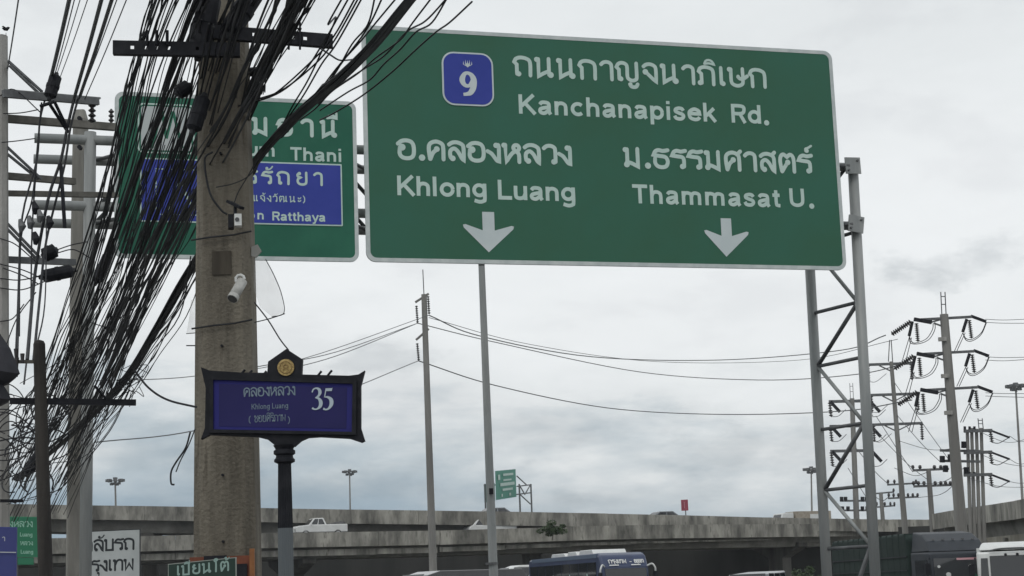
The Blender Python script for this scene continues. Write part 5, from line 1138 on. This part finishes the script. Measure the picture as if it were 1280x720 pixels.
# ---------------------------------------------------------------- white truck at the right edge
pf = P(1264, 690, 62); rz = math.radians(-80)
rz = math.radians(-105)
wt_ = thing('truck', 'white truck with domed air deflector and open cab cut by the right picture edge', 'truck', (pf.x, pf.y, pf.z - 2.62), rz)
bevel(side_prism([(-2.0, .5), (.08, .5), (.14, 1.4), (-.05, 2.66), (-2.0, 2.7)], 2.4).build('cab', WPAINT, wt_), .08, 3)
bevel(side_prism([(-2.0, 2.70), (-.1, 2.72), (-.32, 2.88), (-.8, 3.02), (-2.0, 3.06)], 2.25, taper=.12).build('wind_deflector', WPAINT, wt_), .08, 3)
MB().tube(catmull([(.0, -.75, 2.69), (.06, -.35, 2.76), (.06, .5, 2.76), (.0, .95, 2.68)]), .035, 6).build('sun_visor', GALV_D, wt_)
MB().add([(.158, -.75, 1.5), (.158, 1.02, 1.5), (-.0, 1.0, 2.5), (-.0, -.75, 2.5)], [(0, 1, 2, 3)]).build('windscreen', GLASS, wt_)
MB().add([(.152, -1.1, 1.5), (.152, -.82, 1.5), (.02, -.82, 2.42), (.02, -1.05, 2.42)], [(0, 1, 2, 3)]).build('quarter_window', GLASS, wt_)
for s_ in (-1, 1):
    MB().add([(-1.5, s_ * 1.21, 1.6), (-.3, s_ * 1.21, 1.6), (-.35, s_ * 1.21, 2.45), (-1.5, s_ * 1.21, 2.45)], [(0, 1, 2, 3)]).build('window', GLASS, wt_)
    MB().bar((.05, s_ * 1.25, 2.45), (.3, s_ * 1.38, 1.5), .05, .05).build('mirror_arm', BLKM, wt_); MB().box((.26, s_ * 1.38, 1.95), (.1, .2, .5)).build('mirror', BLKM, wt_)
    MB().box((.13, s_ * .85, .9), (.08, .4, .22)).build('headlight', LAMP, wt_)
MB().box((.12, 0, 1.2), (.06, 1.7, .3)).build('grille', BLKM, wt_)
for u in (-.2, .2, .5): MB().tube([(-.02, u, 2.55), (.03, u, 2.50)], .05, 8).build('hanging_charm', BLKM, wt_)
MB().box((-6.0, 0, 2.0), (7.6, 2.4, 1.7)).build('cargo_box', WPAINT, wt_); MB().box((-5.5, 0, .78), (9, 1.0, .28)).build('chassis', BLKM, wt_); wt_.location.z = 0; wt_.scale.z = pf.z / 2.62; wheels(wt_, (-1.1, -7.4, -8.6), 2.4, .48, .3)
# ================================================================ small signs along the bottom
def simple_sign(label, quad, Y, m, edge, post=True, name='road_sign', cat='road sign', rim=1.2, dY=0):
    (x0, y0), (x1, y1), (x1b, y1b), (x0b, y0b) = quad
    TL_, TR_ = P(x0, y0, Y), P(x1, y1, Y + dY); ax = TR_ - TL_; wv = ax.length; axn = ax.normalized(); dn = UP * -1; h = (TL_ - P(x0b, y0b, Y)).length
    nrm = axn.cross(UP).normalized() ; o = TL_
    F = lambda u, v, z=0: o + axn * u - UP * (h - v) + nrm * z
    t = thing(name, label, cat, o + axn * wv / 2 - UP * (o.z - .0) if 0 else Vector((o.x + axn.x * wv / 2, o.y + axn.y * wv / 2, 0)))
    mb = MB(); panel(mb, F, [(0, 0), (wv, 0), (wv, h), (0, h)], -.02, 0); mb.build('rim', edge, t, True)
    r = rim / FPX * Y; mb = MB(); panel(mb, F, [(r, r), (wv - r, r), (wv - r, h - r), (r, h - r)], .001, .003); mb.build('panel', m, t, True)
    if post:
        c = o + axn * wv * .5 - nrm * .06; MB().tube([Vector((c.x, c.y, 0)), Vector((c.x, c.y, o.z - .1))], .03, 10).build('post', GALV_D, t, True)
    def txt(s, x, y, x2, hp, mm, t_=1.9, thai=True):
        k = Y / FPX; q = P(x, y, Y) - o; q2 = P(x2, y, Y) - o
        text_mesh(s, lambda u, v, z=0: F(u, v, z), q.dot(axn), h + (P(x, y, Y).z - o.z), hp * k, (q2 - q).dot(axn), t_, thai).build('lettering', mm, t, True)
    return t, txt
PG = mat('off_white_sheeting', (.44, .47, .47), .6, c2=(.50, .53, .53), scale=4)
INK = mat('black_print', (.02, .025, .03), .6)
t, tx = simple_sign('white sign with black Thai lettering on two lines behind the gantry leg', ((98, 664.5), (175.5, 661), (177, 760), (98, 760)), 24, PG, INK, rim=1.1)
tx('กลับรถ', 103, 690.5, 169.5, 15.5, INK, 1.7); tx('กรุงเทพ', 101, 716, 169.5, 15, INK, 1.7)
DG = mat('dark_green_board', (.008, .03, .022), .6)
t, tx = simple_sign('tilted dark green Thai sign in front of the foot of the foreground pole', ((210, 705), (295, 696.5), (296, 780), (211, 780)), 9.6, DG, mat('pale_rim', (.30, .33, .30), .6), rim=.9)
tx('เปียนใต้', 222, 721, 291, 13, mat('pale_green_print', (.25, .36, .33), .6), 1.7)
FG2 = mat('bright_green_board', (.02, .17, .09), .6)
t, tx = simple_sign('green sign with small white lines of lettering at the bottom left corner', ((-12, 645.5), (51, 646), (51, 696), (-12, 696)), 24, FG2, mat('mint_rim', (.05, .25, .14), .6), rim=.8)
PM = mat('mint_print', (.28, .5, .4), .6)
tx('คลองหลวง', -9, 658.5, 41, 7.5, PM, 1.4)
for s, y in (('Luang', 669), ('หลวง', 680), ('Luang', 690.5)): tx(s, 24, y, 40, 5, PM, 1.6, s == 'หลวง' or False)
t, tx = simple_sign('dark green lower board hanging below the green sign at bottom left', ((22, 697), (42, 697), (42, 706), (22, 706)), 24, FG2, FG2, rim=.4, post=False)
t, tx = simple_sign('blue sign with a white dividing line cut by the bottom left corner', ((-20, 658), (21, 659), (21, 760), (-20, 760)), 16, mat('dull_blue_sheeting', (.035, .045, .19), .5), mat('blue_rim', (.05, .06, .24), .5), rim=.7)
tx('า', 2, 675, 8, 5.5, PG, 1.6)
MB().bar(P(-19, 690, 15.98), P(20, 690.5, 15.98), .004, .008).build('dividing_line', PG, t, True)
# ================================================================ cables
cab_n = [0]
def cable(pts, r, label, group, m=BLK, n=5, sub=6, name='cable', cat='cable'):
    o = MB().tube(catmull(pts, sub), r, n).build(name, m)
    return tag(o, label, cat, group)
def interp(way):
    """way: list of (px,py) with depth at first and last; depth in between follows a straight 3-D line"""
    out = []; ds = [0]
    for a, b in zip(way, way[1:]): ds.append(ds[-1] + math.hypot(b[0] - a[0], b[1] - a[1]))
    return ds
def bundle(way, Y0, Y1, n, sp0, sp1, rr, label, group, m=BLK, wob=.011, sub=5, knots=None):
    """n cables following way in the photo from depth Y0 to Y1; sp = spread in photo pixels at each end"""
    ds = interp(way); tot = ds[-1]
    K = knots or max(5, int(tot / 60))
    def pos(s):
        for i in range(len(ds) - 1):
            if s <= ds[i + 1] + 1e-6:
                f_ = (s - ds[i]) / (ds[i + 1] - ds[i]); return way[i][0] + (way[i + 1][0] - way[i][0]) * f_, way[i][1] + (way[i + 1][1] - way[i][1]) * f_
        return way[-1]
    for c in range(n):
        a0 = R.uniform(-1, 1); a1 = max(-1, min(1, a0 * R.choice((1, 1, -.3)) + R.gauss(0, .35))); ph = R.uniform(0, 6.28); amp = R.uniform(.3, 1); yj = R.uniform(-.25, .25)
        pts = []
        for i in range(K + 1):
            s = i / K; x, y = pos(s * tot); iy = (1 - s) / Y0 + s / Y1; Y = 1 / iy
            sp = (sp0 * (1 - s) + sp1 * s) * (a0 * (1 - s) + a1 * s)
            sag = math.sin(math.pi * s) * R.uniform(-.2, .2) * 6
            q = P(x + sp + math.sin(ph + s * 7 * amp) * 3.0 * amp, y + sp * .25 + sag * .5, Y + yj)
            pts.append(q + Vector((R.gauss(0, wob), R.gauss(0, wob), R.gauss(0, wob))))
        rb = R.uniform(*rr); n_ = (len(pts) - 1) * sub + 1; rl = [rb] * n_
        for _ in range(R.choice((0, 1, 1, 2))):
            i = R.randrange(2, n_ - 2); rl[i] = rb * R.uniform(1.6, 2.6)
        cable(pts, rl, label, group, R.choice((BLK, BLK, BLK, BLK2, BLK3)) if m is BLK else m, 5, sub)
# 1 high voltage style lines at the far left, thick and thin
def line_px(pts, r, label, group=None, m=GREYC, sub=5):
    return cable([P(*q) for q in pts], r, label, group, m, 6, sub)
GL = 'covered lines running up to the top left'
for i, (a, b, r) in enumerate((((91, -20), (60, 112), .021), ((98, -20), (64, 110), .006), ((106, -20), (68, 102), .005), ((114, -14), (75, 97), .005), ((132, -20), (93, 122), .020), ((146, -20), (100, 120), .019), ((151, -14), (99, 124), .006), ((166, -20), (106, 124), .006), ((26, -20), (9, 90), .008))):
    A_, B_ = P(*a, 15), P(*b, 19.3); mid = A_.lerp(B_, .5) + Vector((.0, 0, -.02))
    cable([A_, mid, B_], r, 'grey covered line climbing out of the top left of the picture', GL, GREYC, 8 if r > .01 else 5, 4)
for pts, r in ((((60, 112, 19.2), (50, 150, 19.1), (46, 200, 19), (28, 270, 18.8), (24, 360, 18.6), (21, 470, 16)), .012), (((93, 122, 19.3), (84, 160, 19.2), (76, 200, 19.1), (60, 250, 19), (44, 340, 18.8), (34, 450, 16)), .018), (((98, 122, 19.3), (88, 160, 19.2), (80, 210, 19.1), (58, 300, 19), (50, 370, 18), (42, 450, 16)), .014), (((46, 200, 19), (40, 290, 19), (38, 400, 18), (30, 480, 16)), .009), (((58, 280, 19), (56, 380, 18), (44, 440, 16)), .008), (((25, 275, 19), (22, 380, 18), (18, 470, 16)), .008), (((52, 128, 19), (47, 180, 19), (40, 250, 18.9), (26, 300, 18.8), (24, 420, 18)), .010)):
    cable([P(*q) for q in pts], r, 'black line hanging down past the crossarms at upper left', 'lines dropping past the left crossarms', BLK, 6, 5)
for pts in (((0, 120), (18, 112), (50, 140)), ((4, 142), (26, 141), (48, 137)), ((2, 178), (22, 176), (44, 173)), ((0, 455), (20, 400), (45, 365)), ((0, 402), (16, 398), (30, 380)), ((0, 330), (30, 338), (60, 352)), ((0, 348), (25, 350), (55, 344)), ((4, 335), (30, 345), (48, 355)), ((0, 360), (28, 362), (60, 350)), ((0, 298), (20, 306), (48, 330)), ((72, 312), (90, 306), (110, 302)), ((72, 316), (92, 312), (112, 322))):
    cable([P(*q, 18.9) for q in pts], .007, 'thin loose wire between the left poles', 'loose wires between the left poles', BLK, 5, 6)
# 2 tangle
GT1 = 'black cables sweeping from the foreground pole to the lower left'
LT1 = 'black cable sweeping down left in the tangle beside the foreground pole'
bundle([(222, -30), (188, 50), (165, 150), (120, 320), (80, 440), (20, 610)], 9.9, 20, 13, 16, 26, (.003, .005), 'thin black cable of the leftmost sweep past the crossarm holes', 'cables: of the leftmost sweep past the crossarm holes')
bundle([(205, -30), (182, 50), (160, 130), (138, 250), (108, 360), (60, 500)], 9.9, 20, 9, 12, 16, (.003, .005), 'thin black cable over the left green sign edge', 'cables: over the left green sign edge')
bundle([(262, -30), (228, 50), (196, 160), (160, 260), (118, 380), (50, 560), (5, 650)], 10.0, 20, 15, 12, 30, (.003, .006), 'black cable of the dark central sweep down left of the pole', 'cables: of the dark central sweep down left of the pole')
bundle([(262, -30), (228, 50), (192, 160), (152, 262), (128, 340)], 10.0, 17, 6, 5, 7, (.007, .010), 'thick black cable in the heart of the dark central sweep', 'cables: in the heart of the dark central sweep')
bundle([(300, -30), (262, 50), (225, 150), (170, 300), (110, 450), (20, 600)], 10.0, 20, 8, 22, 20, (.0035, .006), 'black cable of the sweep leaving the pole shoulder above the CCTV cameras', 'cables: of the sweep leaving the pole shoulder above the CCTV cameras')
bundle([(322, -30), (285, 60), (245, 170), (192, 300), (140, 420), (100, 520), (60, 600)], 10.0, 19, 8, 18, 18, (.0035, .006), 'black cable of the sweep crossing low on the left green sign', 'cables: of the sweep crossing low on the left green sign')
bundle([(300, -30), (280, 40), (258, 120), (222, 230), (170, 360), (110, 520)], 9.5, 16, 8, 20, 18, (.0035, .008), 'black cable running down from the knot at the crossarm joint', 'cables: running down from the knot at the crossarm joint')
bundle([(262, 30), (248, 120), (224, 200), (180, 320), (120, 460)], 10.2, 17, 6, 9, 14, (.0035, .008), 'thick black cable hugging the left face of the foreground pole', 'cables: hugging the left face of the foreground pole')
bundle([(370, -30), (330, 60), (286, 150), (240, 232), (190, 330), (120, 480)], 9.15, 14.5, 13, 22, 20, (.0035, .0075), 'black cable crossing diagonally over the front of the foreground pole', 'cables: crossing diagonally over the front of the foreground pole')
# ragged wires behind the pole on the left sign
bundle([(250, 240), (215, 310), (150, 430), (100, 560), (60, 640)], 12, 19, 13, 9, 22, (.003, .005), 'thin ragged wire emerging below the left green sign', 'cables: ragged wire emerging below the left green sign', wob=.02)
bundle([(246, 330), (215, 400), (160, 480), (110, 545), (70, 600)], 11.6, 22, 9, 12, 22, (.003, .005), 'thin drooping telephone wire left of the foreground pole', 'thin drooping wires left of the foreground pole', wob=.025)
# 3 the single thick bundle crossing in front of the big sign, behind the pole
bundle([(545, -40), (450, 75), (345, 165), (318, 200), (240, 332), (168, 460), (130, 505), (88, 545), (20, 600)], 8.4, 24, 7, 3.2, 5, (.010, .015), 'thick twisted cable of the bundle that crosses the top left of the big green sign', 'thick cable bundle crossing the big sign corner', wob=.004)
LT3 = 'black cable fanning up right from the foreground pole'; GT3 = 'cables fanning up right of the foreground pole'
bundle([(385, -30), (350, 40), (316, 110), (300, 160)], 9.0, 11.3, 17, 26, 8, (.0035, .006), LT3, GT3)
bundle([(378, -30), (352, 40), (330, 80), (312, 120)], 9.0, 11.3, 7, 5, 4, (.007, .011), LT3, GT3)
bundle([(398, -30), (362, 40), (325, 118)], 9.0, 11.4, 7, 20, 6, (.003, .005), LT3, GT3)
for pts in (((440, -10), (412, 40), (400, 60), (378, 92), (345, 118), (300, 132), (285, 133)), ((455, -15), (415, 55), (385, 88), (350, 114), (318, 125)), ((432, -10), (410, 30), (420, 22), (405, 58), (385, 100), (366, 132), (345, 172)), ((462, -20), (422, 52), (402, 80), (380, 118), (358, 150), (338, 180)), ((448, -10), (418, 44), (392, 74), (345, 116), (322, 124)), ((470, -10), (460, 30), (440, 55), (420, 90), (395, 125), (352, 172)), ((500, -8), (470, 28), (452, 50), (420, 86), (385, 132), (350, 168)), ((482, -12), (460, 34), (432, 72), (412, 100), (398, 118), (380, 135)),
            ((545, -10), (516, 28), (500, 50), (470, 72), (447, 92), (415, 114), (395, 135), (375, 150)), ((562, -8), (540, 28), (520, 40), (500, 62), (480, 80), (462, 100), (435, 115), (400, 138)), ((590, 2), (562, 28), (545, 40), (520, 62), (490, 90), (455, 118), (420, 140), (400, 150)), ((560, -4), (532, 26), (508, 40), (480, 70), (452, 88), (420, 110), (398, 130)),
            ((400, 60), (412, 68), (424, 75), (436, 75), (448, 73))):
    k = len(pts); cable([P(x, y, 9.0 + 2.2 * i / (k - 1)) for i, (x, y) in enumerate(pts)], .0055, 'loose kinked wire dangling in front of the green signs', 'loose kinked wires in front of the green signs', BLK, 5, 6)
# hand laid hanging bits
for pts, r in ((((266, 190), (256, 200), (262, 240), (276, 262), (284, 268)), .007), (((318, 205), (310, 220), (298, 240), (292, 256)), .004), (((270, 234), (290, 230), (308, 222), (320, 210)), .004), (((238, 540), (232, 560), (220, 578), (214, 590), (214, 604), (218, 606)), .006), (((244, 536), (236, 556), (226, 575), (220, 590)), .004), (((318, 378), (335, 400), (350, 424), (361, 438)), .0045), (((318, 403), (338, 398), (356, 392)), .0035), (((168, 463), (186, 485), (210, 500), (246, 509)), .007)):
    cable([P(x, y, 10.78) for x, y in pts], r, 'short loose wire end hanging by the foreground pole', 'short loose wire ends by the foreground pole', BLK, 5, 6)
for i in range(24):
    x0 = R.uniform(165, 250); y0 = 300 - (x0 - 165) * 2.6 + R.uniform(-40, 60); x1 = R.uniform(10, 120); y1 = 620 - x1 * 1.5 + R.uniform(-60, 40); b1_ = R.uniform(8, 34); b2_ = R.uniform(-18, 16); Y_ = R.uniform(11.6, 13.5)
    pts = []
    for k in range(8):
        s = k / 7; bow = math.sin(math.pi * s); pts.append(P(x0 + (x1 - x0) * s + bow * b1_ * .5 + R.gauss(0, 2.2), y0 + (y1 - y0) * s + bow * (b1_ + b2_ * math.sin(6 * s)) + R.gauss(0, 2.2), 1 / ((1 - s) / Y_ + s / 17)))
    cable(pts, R.uniform(.003, .0055), 'slack stray wire bowing out of the cable tangle left of the pole', 'slack stray wires in the left tangle', R.choice((BLK, BLK2, BLK3)), 5, 4)
# nest of coils at lower left
for i in range(26):
    cx, cy = R.uniform(-5, 60), R.uniform(500, 610); rx, ry = R.uniform(14, 50), R.uniform(10, 34); a0 = R.uniform(0, 6.28); ln = R.uniform(2.2, 5); Y = R.uniform(14.8, 18); tl = R.uniform(-.6, .2)
    cable([P(cx + rx * math.cos(a0 + ln * k / 9), cy + ry * math.sin(a0 + ln * k / 9) + tl * rx * math.cos(a0 + ln * k / 9), Y + .02 * k) for k in range(10)], R.uniform(.004, .008), 'loosely coiled black cable in the nest by the short brown pole', 'coiled cables at the lower left', BLK, 5, 4)
for i in range(16):
    x0 = R.uniform(110, 165); y0 = R.uniform(380, 520); cable([P(x0, y0, 15), P(x0 - 25, y0 + R.uniform(35, 60), 15.3), P(x0 - R.uniform(45, 80), y0 + R.uniform(60, 110), 15.6), P(x0 - R.uniform(90, 130), y0 + R.uniform(90, 150), 16)], R.uniform(.003, .006), 'thin drooping wire near the lower left crossarm', 'thin drooping wires near the lower left crossarm', BLK, 5, 5)
for i in range(14):
    x0, y0 = 160 + R.gauss(0, 10), 478 + R.gauss(0, 12)
    cable([P(x0, y0, 14.9), P(x0 + R.uniform(-16, 16), y0 + R.uniform(-10, 14), 14.9), P(x0 + R.uniform(-16, 16), y0 + R.uniform(-10, 14), 14.95), P(x0 + R.uniform(-20, 20), y0 + R.uniform(5, 25), 15)], .0035, 'frayed wire end knotted beside the lower crossarm', 'frayed wire ends beside the lower crossarm', BLK, 4, 5)
# 4 distant power lines
def wire(pts, r, label, group='overhead power lines in the background', m=GREYC): return cable([P(*q) for q in pts], r, label, group, m, 4, 8)
LW = 'thin distant overhead power line'
wire([(318, 459, 60), (420, 440, 78), (522, 404, 100)], .022, LW); wire([(318, 470, 60), (420, 445, 78), (522, 404, 100)], .022, LW)
wire([(118, 553, 50), (245, 538, 60), (400, 500, 78), (523, 451, 100)], .024, LW)
wire([(118, 476, 50), (245, 470, 62), (380, 448, 80), (536, 394, 100)], .020, LW)
wire([(536, 394, 100), (600, 420, 105), (740, 446, 112), (900, 450, 120), (1050, 438, 112), (1107, 419, 100)], .035, LW)
wire([(522, 404, 100), (620, 428, 108), (800, 465, 118), (950, 475, 115), (1070, 468, 105), (1140, 452, 100)], .030, LW)
wire([(523, 451, 100), (620, 482, 108), (760, 510, 118), (900, 518, 118), (1050, 514, 108), (1140, 500, 100)], .035, LW)
wire([(536, 397, 100), (660, 430, 108), (820, 452, 118), (1000, 450, 118), (1122, 424, 100)], .02, LW)
for i, (y0, y1) in enumerate(((399, 398), (403, 404), (446, 446), (450, 448), (491, 492), (495, 497))): wire([(1232, y0, 100), (1256, y0 + 1, 96), (1300, y1, 90)], .022, LW)
for (a, b, c) in (((1262, 545, 117), (1275, 552, 112), (1295, 549, 108)), ((1262, 574, 117), (1275, 580, 112), (1295, 576, 108)), ((1262, 602, 117), (1275, 604, 112), (1295, 602, 108)), ((1225, 540, 117), (1260, 553, 112), (1295, 545, 108)), ((1225, 568, 117), (1260, 580, 112), (1295, 584, 108)), ((1212, 598, 117), (1250, 608, 112), (1295, 609, 108))): wire([a, b, c], .02, LW)
for (a, b) in (((1116, 475), (1190, 580)), ((1118, 515), (1176, 578)), ((1100, 545), (1160, 600)), ((1120, 550), (1198, 560)), ((1085, 480), (1068, 500)), ((1095, 520), (1141, 590)), ((1070, 560), (1110, 605)), ((1118, 585), (1160, 590)), ((1146, 605), (1205, 585)), ((1148, 622), (1200, 598)), ((1086, 615), (1110, 622)), ((1060, 585), (1095, 640))):
    wire([(*a, 150), ((a[0] + b[0]) / 2 + 4, (a[1] + b[1]) / 2 + 7, 148), (*b, 146)], .03, LW)
print('OBJECTS', len(bpy.data.objects), 'TRIS', sum(len(o.data.polygons) for o in bpy.data.objects if o.type == 'MESH') * 2)
